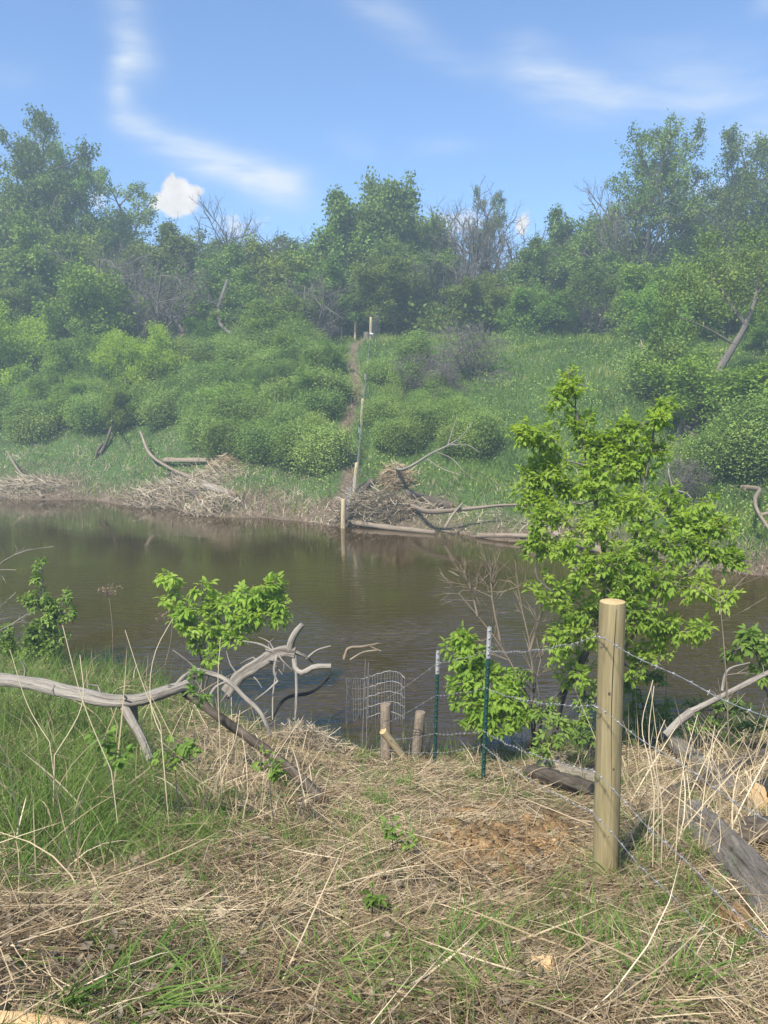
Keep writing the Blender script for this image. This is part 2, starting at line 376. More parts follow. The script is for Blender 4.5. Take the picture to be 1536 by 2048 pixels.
def ground(x, y):
    x = np.asarray(x, float); y = np.asarray(y, float)
    ys = near_shore(x); t = np.where(y > 0, y / ys * 8.8, y)
    zn = np.interp(t, NP_T, NP_Z)
    zn = zn + (fbm(x * 1.7, y * 1.7, 3) * .16 + fbm(x * 6, y * 6, 5) * .06) * np.clip((9 - t) / 1.5, 0, 1)
    zn = zn + np.clip((x - 3.5) / 6, 0, 1) * .35 * np.clip((8.8 - t) / 3, 0, 1)
    yf = far_shore(x); yt = far_top(x); s = (y - yf) / (yt - yf); ds = y - yf
    zf = np.interp(s, [0, .03, .1, .25, .45, .7, .88, 1.0], [0, .22, .62, 1.65, 3.5, 6.0, 7.4, 7.9]) + np.maximum(y - yt, 0) * .06 * np.clip((150 - y) / 100, .2, 1)
    zf = np.where(ds < 0, np.maximum(ds * .5, -1.6), zf) + (fbm(x * .5, y * .5, 20) * .5 + fbm(x * 1.6, y * 1.6, 21) * .3) * np.clip(ds / 3, 0, 1)
    mid = (ys + yf) / 2
    return np.where(y < mid, zn, zf)
def gz(x, y): return float(ground(x, y))
def pg(px, py):                       # where a line of sight meets the ground or the water
    d = px_dir(px, py); t = np.linspace(1.0, 120, 24000)
    p = np.array([0, 0, EYE])[None] + t[:, None] * d[None]
    hit = p[:, 2] < np.maximum(ground(p[:, 0], p[:, 1]), 0)
    return p[np.argmax(hit)] if hit.any() else pg(px, py + 3)
def ztop(base, py):
    v = (1024 - py) / F; y = base[1]; return EYE + y * (v * cos(PITCH) - sin(PITCH)) / (cos(PITCH) + v * sin(PITCH))
def path_x(y): return -1.55 + 0 * y
def path_mask(x, y): return np.clip(1.1 - np.abs(x - path_x(y) - .2 * np.sin(y * .7)) / .55 + fbm(x * 2, y * 2, 77) * .6, 0, 1) * (np.abs(x - path_x(y)) < 1.2) * (y > 25) * (y < 50)

def axis(pieces):
    out = []
    for a, b, s in pieces: out += list(np.arange(a, b, s))
    return np.array(out)
gx = axis([(-220, -60, 20), (-60, -20, 2.5), (-20, -6, .5), (-6, 6, .075), (6, 20, .5), (20, 60, 2.5), (60, 221, 20)])
gy = axis([(-40, -4, 6), (-4, 1, .3), (1, 10, .075), (10, 14, .3), (14, 55, .4), (55, 100, 3), (100, 261, 20)])
X, Y = np.meshgrid(gx, gy); Z = ground(X, Y)
nx, ny = len(gx), len(gy)
mb = MB(); ii = (np.arange(ny - 1)[:, None] * nx + np.arange(nx - 1)[None]).ravel()
# tint: 0 bare soil .. 1 grassy
far = (Y > 14).astype(float)
tn = np.where(far > 0, .8 + fbm(X * .4, Y * .4, 31) * .5 - np.clip(1 - (Y - far_shore(X)) / 5, 0, 1) * .55, .25 + fbm(X * .8, Y * .8, 33) * .4)
tn = np.clip(tn * (1 - path_mask(X, Y) * .62), 0, 1)
mb.add(np.stack([X, Y, Z], -1).reshape(-1, 3), quads=np.stack([ii, ii + 1, ii + nx + 1, ii + nx], 1), tint=tn.ravel())
def mat_ground():
    m, t, out = new_mat('soil_and_turf')
    at = nd(t, 'ShaderNodeAttribute', attribute_name='tint'); tc_ = nd(t, 'ShaderNodeTexCoord')
    n1 = nd(t, 'ShaderNodeTexNoise'); n1.inputs['Scale'].default_value = 9; n1.inputs['Detail'].default_value = 9; n1.inputs['Roughness'].default_value = .7
    t.links.new(tc_.outputs['Object'], n1.inputs['Vector'])
    soil = ramp(t, n1.outputs['Fac'], [(.25, (.050, .036, .024)), (.5, (.125, .092, .060)), (.75, (.24, .185, .12))])
    turf = ramp(t, n1.outputs['Fac'], [(.25, (.030, .060, .016)), (.5, (.058, .100, .026)), (.75, (.10, .145, .045))])
    mx = nd(t, 'ShaderNodeMix', data_type='RGBA')
    r = nd(t, 'ShaderNodeMapRange'); r.inputs[1].default_value = .3; r.inputs[2].default_value = .6; t.links.new(at.outputs['Fac'], r.inputs[0])
    t.links.new(r.outputs[0], mx.inputs[0]); t.links.new(soil, mx.inputs[6]); t.links.new(turf, mx.inputs[7])
    p = nd(t, 'ShaderNodeBsdfPrincipled'); p.inputs['Roughness'].default_value = .95; p.inputs['Specular IOR Level'].default_value = .1
    t.links.new(mx.outputs[2], p.inputs['Base Color'])
    b = nd(t, 'ShaderNodeBump'); b.inputs['Strength'].default_value = .8; b.inputs['Distance'].default_value = .04
    t.links.new(n1.outputs['Fac'], b.inputs['Height']); t.links.new(b.outputs[0], p.inputs['Normal']); t.links.new(p.outputs[0], out.inputs[0]); return m
tag(mb.build('ground', mat_ground(), smooth=True), kind='structure')

# water
def mat_water():
    m, t, out = new_mat('muddy_water')
    tc_ = nd(t, 'ShaderNodeTexCoord')
    p = nd(t, 'ShaderNodeBsdfPrincipled'); p.inputs['Base Color'].default_value = (.036, .0188, .0002, 1); p.inputs['Roughness'].default_value = .015
    p.inputs['IOR'].default_value = 1.75; p.inputs['Specular IOR Level'].default_value = .5
    hs = []
    for sc, rot, s in (((1.1, 5.0, 1), 12, 1.6), ((2.2, 8.0, 1), -8, 2.1)):
        mp = nd(t, 'ShaderNodeMapping'); mp.inputs['Scale'].default_value = sc; mp.inputs['Rotation'].default_value = (0, 0, radians(rot)); t.links.new(tc_.outputs['Object'], mp.inputs[0])
        n1 = nd(t, 'ShaderNodeTexNoise'); n1.inputs['Scale'].default_value = s; n1.inputs['Detail'].default_value = 2; n1.inputs['Roughness'].default_value = .45; t.links.new(mp.outputs[0], n1.inputs['Vector']); hs.append(n1.outputs['Fac'])
    big = nd(t, 'ShaderNodeTexNoise'); big.inputs['Scale'].default_value = .35; big.inputs['Detail'].default_value = 2; t.links.new(tc_.outputs['Object'], big.inputs['Vector'])
    rg = nd(t, 'ShaderNodeMapRange'); rg.inputs[1].default_value = .38; rg.inputs[2].default_value = .62; rg.inputs[3].default_value = .2; rg.inputs[4].default_value = 1.0; t.links.new(big.outputs['Fac'], rg.inputs[0])
    ad = nd(t, 'ShaderNodeMath', operation='MULTIPLY_ADD'); t.links.new(hs[1], ad.inputs[0]); ad.inputs[1].default_value = .5; t.links.new(hs[0], ad.inputs[2])
    sx = nd(t, 'ShaderNodeSeparateXYZ'); t.links.new(tc_.outputs['Object'], sx.inputs[0])
    ry = nd(t, 'ShaderNodeMapRange'); ry.inputs[1].default_value = 20; ry.inputs[2].default_value = 12; ry.inputs[3].default_value = .10; ry.inputs[4].default_value = 1.0; t.links.new(sx.outputs[1], ry.inputs[0])
    rm = nd(t, 'ShaderNodeMath', operation='MULTIPLY'); t.links.new(rg.outputs[0], rm.inputs[0]); t.links.new(ry.outputs[0], rm.inputs[1]); rg = rm
    b = nd(t, 'ShaderNodeBump'); b.inputs['Distance'].default_value = .05
    mu = nd(t, 'ShaderNodeMath', operation='MULTIPLY'); t.links.new(rg.outputs[0], mu.inputs[0]); mu.inputs[1].default_value = .7; t.links.new(mu.outputs[0], b.inputs['Strength'])
    t.links.new(ad.outputs[0], b.inputs['Height']); t.links.new(b.outputs[0], p.inputs['Normal']); t.links.new(p.outputs[0], out.inputs[0]); return m
mb = MB(); mb.add([(-215, 4, 0), (215, 4, 0), (215, 75, 0), (-215, 75, 0)], quads=[(0, 1, 2, 3)])
tag(mb.build('water', mat_water()), kind='structure')

# ------------------------------------------------------------------ tree generator
def grow_tree(seed, H, trunk_r, levels, leaf_n, leaf_s, spread=1.0, trunk_frac=.3, up=.05, crown_bias=0, lean=(0, 0), forks=1, jitter=.22, droop=0.0):
    r = np.random.default_rng(seed); polys = []; leaves_p = []; leaves_d = []
    def grow(p, d, Ln, rad, lev):
        n = 7 if lev == 0 else (6 if lev == 1 else 4)
        pts = [np.array(p, float)]; d = unit(d); ds = [d]
        for i in range(n):
            d = unit(d + r.normal(size=3) * (.10, .20, .30, .35)[min(lev, 3)] + np.array([0, 0, up if lev else .12 if forks == 1 else .05]) - np.array([0, 0, droop * lev]))
            pts.append(pts[-1] + d * Ln / n); ds.append(d)
        pts = np.array(pts); rr = np.linspace(rad, rad * (.45 if lev < len(levels) else .25), n + 1)
        polys.append((pts, rr, lev))
        if lev >= len(levels) - 0 or lev >= len(levels):
            pass
        if lev < len(levels):
            k, ratio, ang, start = levels[lev]
            for c in range(k):
                f = start + (1 - start) * (c + r.random() * .9) / k; f = min(f, 1.0)
                i = min(int(f * n), n - 1); q = pts[i] + (pts[i + 1] - pts[i]) * (f * n - i)
                dd = ds[min(i + 1, n)]; a = c * 2.4 + r.random() * 1.2
                s1 = unit(np.cross(dd, [.3, .2, 1.0] if abs(dd[2]) < .95 else [1, 0, .1])); s2 = np.cross(dd, s1)
                th = radians(ang) * (.75 + .5 * r.random())
                nd_ = dd * cos(th) + (s1 * cos(a) + s2 * sin(a)) * sin(th) * spread
                grow(q, nd_, Ln * ratio * (1.15 - .55 * (f - start) / max(1e-3, 1 - start)) * (.8 + .4 * r.random()), rr[i] * .62, lev + 1)
        if lev >= len(levels) - 1 and leaf_n:
            for q, dd in zip(pts[1:], ds[1:]):
                m = leaf_n if lev == len(levels) else max(1, leaf_n // 3)
                leaves_p.append(q + r.normal(size=(m, 3)) * jitter); leaves_d.append(np.repeat(dd[None], m, 0))
    for k in range(forks):
        a = 2 * pi * k / max(forks, 1) + seed
        d0 = np.array([lean[0] + (.35 * cos(a) if forks > 1 else 0), lean[1] + (.35 * sin(a) if forks > 1 else 0), 1.0])
        grow((0, 0, -.15), d0, H * .72 * (1 - .15 * k / max(forks, 1)), trunk_r, 0)
    Pm = max(p[0][:, 2].max() for p in polys); s = H / Pm
    tr = MB()
    A = []; B = []; R0 = []; R1 = []
    for pts, rr, lev in polys:
        pts = pts * s
        if lev <= 1: tube(tr, pts, rr, 7 if lev == 0 else 5, caps=False, rough=.15 if lev == 0 else 0)
        else:
            A += list(pts[:-1]); B += list(pts[1:]); R0 += list(rr[:-1]); R1 += list(rr[1:])
    sticks(tr, np.array(A), np.array(B), np.maximum(np.array(R0), .006), np.maximum(np.array(R1), .005))
    cr = None
    if leaf_n:
        c = np.concatenate(leaves_p) * s; d = np.concatenate(leaves_d); n = len(c)
        cr = MB(); dirs = unit(d * .5 + r.normal(size=(n, 3)) * .7 + np.array([0, 0, -.25]))
        nr = unit(r.normal(size=(n, 3)) * .75 + np.array([0, 0, .8]))
        cl = fbm(c[:, 0] * .9 + c[:, 2] * .7 + 40, c[:, 1] * .9 + 17 + c[:, 2] * .4, seed)
        ti = np.clip(.45 + cl * .9 + r.normal(size=n) * .08, 0, 1)
        leaf_cards(cr, c, dirs, nr, leaf_s * (.7 + .6 * r.random(n)), leaf_s * .62 * (.7 + .6 * r.random(n)), ti)
    return tr, cr, H
PROTO = {}
def proto(kind, args, leafmat, bark='bark', name='leafy_tree'):
    tr, cr, H = grow_tree(*args[0], **args[1])
    t = tr.build('trunk', MT[bark]); c = cr.build('crown', MT[leafmat]) if cr else None
    PROTO[kind] = dict(tr=t, cr=c, H=H, used=False, name=name)
proto('round1', ((3, 9, .16, [(9, .62, 62, .18), (7, .52, 52, .2), (5, .42, 50, .15)], 9, .21), dict(jitter=.19, forks=2)), 'leaf_far')
proto('round2', ((8, 9, .15, [(10, .58, 66, .15), (7, .5, 54, .2), (5, .44, 52, .15)], 9, .21), dict(jitter=.19, forks=3)), 'leaf_far')
proto('tall1', ((21, 13, .17, [(13, .36, 45, .30), (7, .48, 48, .25), (5, .40, 50, .2)], 5, .155), dict(jitter=.10, up=.10)), 'leaf_far')
proto('tall2', ((34, 13, .17, [(12, .40, 42, .28), (6, .50, 46, .3), (5, .42, 50, .2)], 5, .155), dict(jitter=.10, up=.10, forks=2)), 'leaf_far')
proto('light', ((45, 5, .07, [(8, .55, 55, .15), (6, .5, 50, .2), (5, .42, 50, .15)], 7, .15), dict(jitter=.16, forks=3)), 'leaf_far_light')
proto('sapling', ((47, 5, .06, [(8, .55, 50, .12), (6, .5, 50, .2), (5, .42, 50, .15)], 7, .14), dict(jitter=.16, forks=4)), 'leaf_bright')
proto('bare1', ((51, 8, .12, [(9, .60, 50, .2), (8, .5, 46, .2), (6, .45, 44, .15)], 0, .1), dict(forks=3)), None, 'bark_grey', 'bare_tree')
proto('bare2', ((57, 9, .13, [(11, .5, 38, .2), (8, .5, 40, .2), (6, .5, 40, .15)], 0, .1), dict(up=.12, forks=2)), None, 'bark_grey', 'bare_tree')
proto('shrub1', ((61, 1.6, .014, [(9, .50, 42, .08), (6, .45, 48, .15)], 11, .068), dict(jitter=.17, forks=8, up=.20)), 'leaf_shrub', 'bark_grey', 'green_shrub')
proto('shrub2', ((66, 1.6, .014, [(9, .50, 42, .08), (6, .45, 48, .15)], 11, .068), dict(jitter=.17, forks=8, up=.20)), 'leaf_shrub', 'bark_grey', 'green_shrub')
proto('shrub3', ((69, 1.6, .014, [(9, .50, 42, .08), (6, .45, 48, .15)], 11, .068), dict(jitter=.17, forks=8, up=.20)), 'leaf_shrub', 'bark_grey', 'green_shrub')
proto('shrub4', ((83, 1.8, .016, [(8, .6, 45, .1), (6, .5, 50, .15)], 11, .075), dict(jitter=.10, forks=4)), 'leaf_far_light', 'bark_grey', 'green_shrub')
proto('twiggy', ((73, 2.2, .020, [(8, .6, 50, .1), (7, .55, 50, .15), (4, .5, 45, .2)], 0, .1), dict(forks=5, droop=.03)), None, 'bark_grey', 'bare_shrub')
for p in PROTO.values():
    for k in ('tr', 'cr'):
        if p[k]: COL.objects.unlink(p[k])
trng = random.Random(5)
def plant(kind, x, y, H, label, cat, group=None, rz=None, wide=1.0, z=None, name=None):
    p = PROTO[kind]; z = gz(x, y) if z is None else z
    e = empty(name or p['name'], (x, y, z), label, cat, group); s = H / p['H']
    sq = trng.uniform(.85, 1.18) if cat == 'shrub' else 1.0; lean = .16 if cat == 'shrub' else 0.0
    e.scale = (s * wide * sq, s * wide / sq, s); e.rotation_euler = (trng.uniform(-lean, lean), trng.uniform(-lean, lean), trng.uniform(0, 6.28) if rz is None else rz)
    for k in ('tr', 'cr'):
        if p[k]:
            c = p[k].copy(); COL.objects.link(c); c.parent = e
    return e
def tree_px(kind, px, py, Y, label, group=None, wide=1.0, cat='tree', **k):
    x = (px - 768) / F * (Y * cos(PITCH)); q = W(px, py, Y); x = q[0]
    return plant(kind, x, Y, (q[2] - gz(x, Y)) * (.985 if py < 270 else .93 if py < 400 else .90 if py < 470 else .96), label, cat, group, wide=wide, **k)

# the wood beyond the far bank
FW = 'leafy trees crowded in the hazy wood'
BT = 'grey bare trees among the wood'
tree_px('tall1', 45, 222, 60, 'tall open-crowned tree at the far end of the wood, highest on that side')
tree_px('tall2', 105, 262, 61, 'tall tree with gappy crown beside the highest tree at the wood end')
tree_px('tall2', 152, 258, 62, 'slim tall tree with clumped leaves above the wood, sloping skyline beside it', wide=.8)
tree_px('tall1', 222, 308, 63, 'small dark open tree standing alone against the sky near the white cumulus', wide=1.15)
tree_px('round2', -30, 330, 57, 'broad leafy tree cut by the picture edge under the tallest crowns')
tree_px('round1', 650, 378, 58, 'dark rounded tree beside the tallest round crown, with bare twigs below')
tree_px('round2', 800, 316, 60, 'tallest round leafy crown in the middle of the skyline', wide=.95)
tree_px('round1', 735, 410, 57, 'leafy tree filling the gap between the two dark round crowns')
tree_px('tall1', 965, 345, 60, 'narrow dark leafy spire rising among bare grey tops', wide=.7)
tree_px('bare2', 905, 345, 58, 'bare grey tree with upright twigs beside the tallest round crown', BT)
tree_px('bare1', 985, 372, 59, 'bare grey tree with a wide spiky top behind the leafy spire', BT)
tree_px('bare2', 470, 385, 60, 'bare spiky treetop standing above the low middle of the wood', BT)
tree_px('bare1', 545, 425, 59, 'low bare twiggy treetop between the spiky top and the dark round tree', BT)
tree_px('bare1', 420, 402, 62, 'thin bare treetop just beside the white cumulus cloud', BT)
tree_px('round1', 1105, 405, 59, 'leafy tree with flat dark top beside the small cloud gap')
tree_px('round2', 1195, 398, 60, 'dark leafy tree beneath the tall slender pair')
tree_px('tall2', 1290, 258, 56, 'tall slender tree with airy top, first of the tall group')
tree_px('tall1', 1375, 248, 57, 'tall slender tree with feathery crown, second of the tall group')
tree_px('tall2', 1440, 330, 59, 'lower airy tree between the feathery crown and the tall edge tree')
tree_px('tall1', 1492, 240, 55, 'tall airy tree with bare twigs at its tip near the picture edge')
tree_px('tall2', 1560, 250, 57, 'tall dark airy tree cut off by the picture edge')
tree_px('bare2', 1262, 345, 55, 'thin bare forked tree in front of the tall slender pair', BT)
mids = [('round1', 60, 420, 54), ('round2', 170, 430, 55), ('round1', 280, 425, 58), ('round2', 380, 430, 60), ('round1', 470, 450, 57), ('round2', 555, 470, 56), ('round1', 620, 450, 59),
        ('round2', 830, 470, 55), ('round1', 900, 540, 57), ('round2', 985, 550, 56), ('round1', 1060, 480, 55), ('round2', 1140, 440, 54), ('round1', 1225, 450, 57), ('round2', 1320, 460, 55), ('round1', 1410, 440, 56), ('round2', 1500, 450, 54)]
for k, px, py, Yd in mids:
    tree_px(k, px, py, Yd, 'leafy tree packed in the hazy middle of the wood, its top below the skyline crowns', FW, wide=1.15)
back = [(-60, 430), (90, 410), (200, 430), (320, 440), (430, 450), (520, 460), (590, 465), (690, 440), (770, 470), (860, 560), (950, 570), (1030, 540), (1120, 450), (1210, 470), (1290, 440), (1370, 440), (1460, 430), (1560, 420)]
for i, (px, py) in enumerate(back):
    tree_px('round1' if i % 2 else 'round2', px, py + 14, 68 + (i * 7) % 6, 'leafy tree at the back of the wood, seen only between the crowns before it', 'leafy trees at the back of the wood', wide=1.3)
front = [('light', 150, 520, 49, 'bright green young tree at the wood edge, below the tall end trees'),
         ('round2', 60, 540, 51, 'dull green tree at the wood edge behind the yellow-green saplings'),
         ('light', 215, 560, 50, 'leafy green tree at the wood edge with a rounded bright crown'),
         ('round1', 450, 520, 50, 'green tree of the wood edge over the curved pale trunk'),
         ('light', 560, 575, 46, 'yellow-green upright shrub at the wood edge beside the far posts'),
         ('round1', 680, 500, 51, 'dark green tree behind the far fence posts'),
         ('round2', 790, 495, 51, 'dense green tree just behind the top of the earth path'),
         ('round1', 880, 590, 50, 'dim leafy tree behind the grey bare shrubs'),
         ('round2', 980, 535, 49, 'green tree behind the meadow with a pale yellowish top'),
         ('light', 1075, 560, 48, 'leafy tree above the top of the green meadow'),
         ('round1', 1150, 520, 49, 'broad tree whose low boughs shade the top of the meadow'),
         ('round2', 1250, 545, 51, 'dark tree standing over the black hollow at the meadow top'),
         ('light', 1345, 500, 43, 'bright green tree with sprays hanging over the leaning trunk'),
         ('round2', 1470, 500, 44, 'leafy tree at the meadow side behind the leaning trunk'),
         ('light', 1540, 600, 38, 'yellow-green sapling cut by the picture edge beside the leaning trunk')]
for k, px, py, Yd, lab in front: tree_px(k, px, py, Yd, lab, wide=1.25)
for px, py, Yd, lab in [(330, 500, 48, 'wide grey bare tree with tangled twigs above the broken stump'), (625, 530, 47, 'grey bare thicket tree beside the far posts'),
                        (285, 590, 49, 'low grey bare tree leaning at the wood edge'), (905, 480, 51.5, 'grey purplish bare tree standing in front of the wood behind the grey shrubs'), (1180, 590, 47.5, 'low bare-twigged tree at the top of the meadow'), (215, 470, 53, 'grey bare tree in the wood behind the bright rounded crown')]:
    tree_px('bare1', px, py, Yd, lab, wide=1.15)

# understorey: one mass of low leaves under the trees
mb = MB(); n = 26000
x = rng.uniform(-34, 34, n); y = far_top(x) + 2.0 + rng.random(n)**1.2 * 20; h = rng.random(n)**1.3 * (1.2 + 2.6 * np.clip(fbm(x * .35, y * .35, 60) + .5, 0, 1) + np.clip((y - far_top(x) - 4) / 6, 0, 1) * 2.5)
keep = ~((np.abs(x + 1.0) < 2.4) & (y < far_top(x) + 4)); x, y, h = x[keep], y[keep], h[keep]; n = len(x)
c = np.stack([x, y, ground(x, y) + h], 1)
leaf_cards(mb, c, rv(n), unit(rng.normal(size=(n, 3)) * .7 + [0, -.2, .7]), .34, .22, np.clip(.35 + fbm(x * .6, h + y * .3, 61) * 1.1 + rng.normal(size=n) * .14, 0, 1))
tag(mb.build('woodland_undergrowth', MT['leaf_far']), 'dark low undergrowth filling the space under the wood', 'undergrowth', kind='stuff')

# ------------------------------------------------------------------ shrubs on the far bank
SH = 'shrubs of the far bank thicket'
def in_poly(px, py, poly):
    c = False; j = len(poly) - 1
    for i in range(len(poly)):
        xi, yi = poly[i]; xj, yj = poly[j]
        if (yi > py) != (yj > py) and px < (xj - xi) * (py - yi) / (yj - yi) + xi: c = not c
        j = i
    return c
def project(p):
    dy_ = p[1] * cos(PITCH) - (p[2] - EYE) * sin(PITCH); dv = p[1] * sin(PITCH) + (p[2] - EYE) * cos(PITCH)
    return 768 + F * p[0] / dy_, 1024 - F * dv / dy_
poly1 = [(-60, 740), (330, 735), (420, 705), (560, 700), (690, 715), (690, 880), (640, 935), (560, 930), (420, 900), (330, 850), (200, 860), (-60, 870)]
poly2 = [(752, 760), (900, 800), (960, 860), (940, 920), (800, 905), (740, 900)]
pts = []
srng = random.Random(3)
for _ in range(6000):
    x = srng.uniform(-24, 5); y = srng.uniform(24, 50)
    p = (x, y, gz(x, y)); q = project(p)
    if (in_poly(q[0], q[1], poly1) or in_poly(q[0], q[1], poly2)) and all((x - a)**2 + (y - b)**2 > .88**2 for a, b in pts) and float(fbm(x * .45, y * .45, 150)) > -.20 and path_mask(x, y) <= 0 and abs(x + 1.5) > 1.25: pts.append((x, y))
for i, (x, y) in enumerate(pts):
    r_ = srng.random()
    if x < -2.5 and i % 17 == 5: plant('light', x, y, 1.9 + r_, 'young leafy sapling poking up through the far bank thicket', 'sapling', 'saplings in the far bank thicket'); continue
    if x > -1:
        plant('shrub%d' % (1 + i % 3), x, y, .75 + .5 * r_, 'low green shrub on the slope beyond the far fence line', 'shrub', 'low shrubs beyond the far fence', wide=1.3)
    else:
        plant('shrub%d' % (1 + (i * 7) % 4), x, y, .95 + .75 * r_, 'grey-green waist-high shrub in the dense thicket beside the earth path', 'shrub', SH, wide=1.35 + .5 * srng.random())
sing = [('shrub2', 635, 945, 1.75, 'rounded leafy shrub standing alone at the thicket foot by the path', 1.3), ('shrub1', 520, 925, 1.5, 'olive-green bush at the thicket foot above the drift logs', 1.2),
        ('sapling', 35, 790, 5.2, 'yellow-green young tree at the picture edge on the far slope', .9), ('sapling', 285, 800, 4.0, 'bright yellow-green sapling standing above the thicket', .9),
        ('light', 160, 790, 3.8, 'greyish green young tree around the pale snag', .9), ('shrub3', 830, 735, 1.6, 'light green leafy shrub beside the grey bare shrub', 1.3), ('shrub1', 960, 905, 1.5, 'bright green shrub behind the leaning dead branch', 1.2),
        ('light', 1420, 880, 3.2, 'dark green dense bush at the foot of the leaning trunk', 1.5), ('shrub2', 1330, 800, 2.2, 'bush of fine leaves beside the leaning trunk, above the crossed poles', 1.4), ('light', 1310, 700, 3.2, 'leafy bush at the meadow edge beneath the hanging sprays', 1.1),
        ('shrub3', 1480, 950, 1.9, 'low leafy bush on the bank under the crossed poles', 1.5), ('shrub1', 1395, 960, 1.4, 'small bush with pale dead leaves at its foot', 1.3), ('shrub2', 1545, 930, 2.0, 'leafy bush cut by the picture edge above the pale bent branch', 1.4), ('shrub1', 60, 880, 1.6, 'green bush above the reedy shore at the picture edge', 1.4), ('shrub2', 190, 860, 1.7, 'green bush above the dark root on the shore', 1.4)]
for k, px, py, H, lab, wd in sing:
    p = pg(px, py); plant(k, p[0], p[1], H, lab, 'tree' if k in ('light', 'sapling') else 'shrub', wide=wd)
for px, py, H, lab in [(945, 760, 3.0, 'grey bare shrub with tangled twigs on the far slope, the largest there'), (830, 790, 2.2, 'thin grey bare shrub beside the far fence'), (650, 690, 1.6, 'low grey bare shrub at the top of the path'), (885, 800, 2.0, 'sprawling grey bare shrub with fallen limbs below the largest one'), (1370, 1010, 1.6, 'tangle of grey bare twigs under the crossed poles')]:
    p = pg(px, py); plant('twiggy', p[0], p[1], H, lab, 'shrub', wide=1.25)

# ------------------------------------------------------------------ grass of the far bank
def far_grass():
    n = 150000
    y = rng.uniform(15, 56, n); x = rng.uniform(-1, 1, n) * (.56 * y + 2)
    ds = y - far_shore(x); k = (ds > .05) & (rng.random(n) > path_mask(x, y) * .48); x, y, ds = x[k], y[k], ds[k]
    dry = np.clip(1.35 - ds / (4.6 + 4.2 * (x < -2) - 2.0 * (x > 5)), 0, 1) + fbm(x * .7, y * .7, 71) * .9 + path_mask(x, y)
    isdry = rng.random(len(x)) < dry * .85
    for flag, nm, mt, lab in ((False, 'meadow_grass', 'grass_far', 'green meadow grass growing on the far bank'), (True, 'shore_grass', 'straw_grey', 'pale dry grass along the far water edge')):
        q = isdry == flag; X_, Y_ = x[q], y[q]; m = len(X_)
        base = np.stack([X_, Y_, ground(X_, Y_) - .02], 1)
        d0 = unit(rng.normal(size=(m, 3)) * (.35 if not flag else .6) + [0, 0, 1]); bend = rng.normal(size=(m, 3)) * .25 + [0, -.05, -.15 if not flag else -.4]
        Ln = (.22 + .30 * rng.random(m)) * (1.0 if not flag else .9); tint = np.clip(.45 + fbm(X_ * .6, Y_ * .6, 72) * 1.5 + rng.normal(size=m) * .18, 0, 1)
        g = MB(); blades(g, base, d0, Ln, .028 if not flag else .022, bend, 2, tint)
        tag(g.build(nm, MT[mt]), lab, 'grass', kind='stuff')
far_grass()

mb = MB(); n = 60000; y = rng.uniform(16, 52, n); x = rng.uniform(-1, 1, n) * (.56 * y + 2); ds = y - far_shore(x)
k = (ds > 2.5) & (fbm(x * .8, y * .8, 140) > -.02 - .1 * (x > 3)) & (path_mask(x, y) < .3); x, y = x[k], y[k]; n = len(x)
c = np.stack([x, y, ground(x, y) + rng.random(n) * (.25 + .35 * np.clip(fbm(x * 1.3, y * 1.3, 141) + .4, 0, 1))], 1)
leaf_cards(mb, c, rv(n), unit(rng.normal(size=(n, 3)) * .6 + [0, -.25, .8]), .09, .06, np.clip(.45 + fbm(x * 1.1, y * 1.1, 142) * 1.3 + rng.normal(size=n) * .14, 0, 1))
tag(mb.build('meadow_weeds', MT['leaf_shrub']), 'low leafy weeds patching the grass of the far slope', 'weeds', kind='stuff')

# ------------------------------------------------------------------ near bank: thatch, grass, stalks
def sample_near(n, y0=.9, y1=12.5):
    y = y0 * (y1 / y0)**rng.random(n); x = rng.uniform(-1, 1, n) * (.60 * y + .7)
    k = y < near_shore(x) + .05; return x[k], y[k]
def gnormal(x, y):
    e = .06; return unit(np.stack([-(ground(x + e, y) - ground(x - e, y)) / (2 * e), -(ground(x, y + e) - ground(x, y - e)) / (2 * e), np.ones_like(x)], 1))
chips = pg(1000, 1700); big_post = pg(1210, 1768)
def soilmask(x, y):                    # bare rotten-wood patch and dug holes
    m = np.exp(-(((x - chips[0]) / .42)**2 + ((y - chips[1]) / .38)**2))
    for px, py, r_ in ((560, 1850, .22), (280, 1870, .25), (60, 1950, .3), (660, 1670, .15), (850, 1790, .25), (1480, 1850, .2)):
        c_ = pg(px, py); m = np.maximum(m, np.exp(-(((x - c_[0]) / r_)**2 + ((y - c_[1]) / (r_ * .8))**2)))
    return m
def lush(x, y):                        # where the turf is thick and green
    t = y / near_shore(x) * 8.8
    m = np.clip((-x - .25 * y + .15) / .8, 0, 1) * np.clip((y - 2.9) / .9, 0, 1) * np.clip(1.15 + fbm(x * 1.8, y * 1.8, 97) * 1.8, 0, 1)
    return np.clip(m, 0, 1)
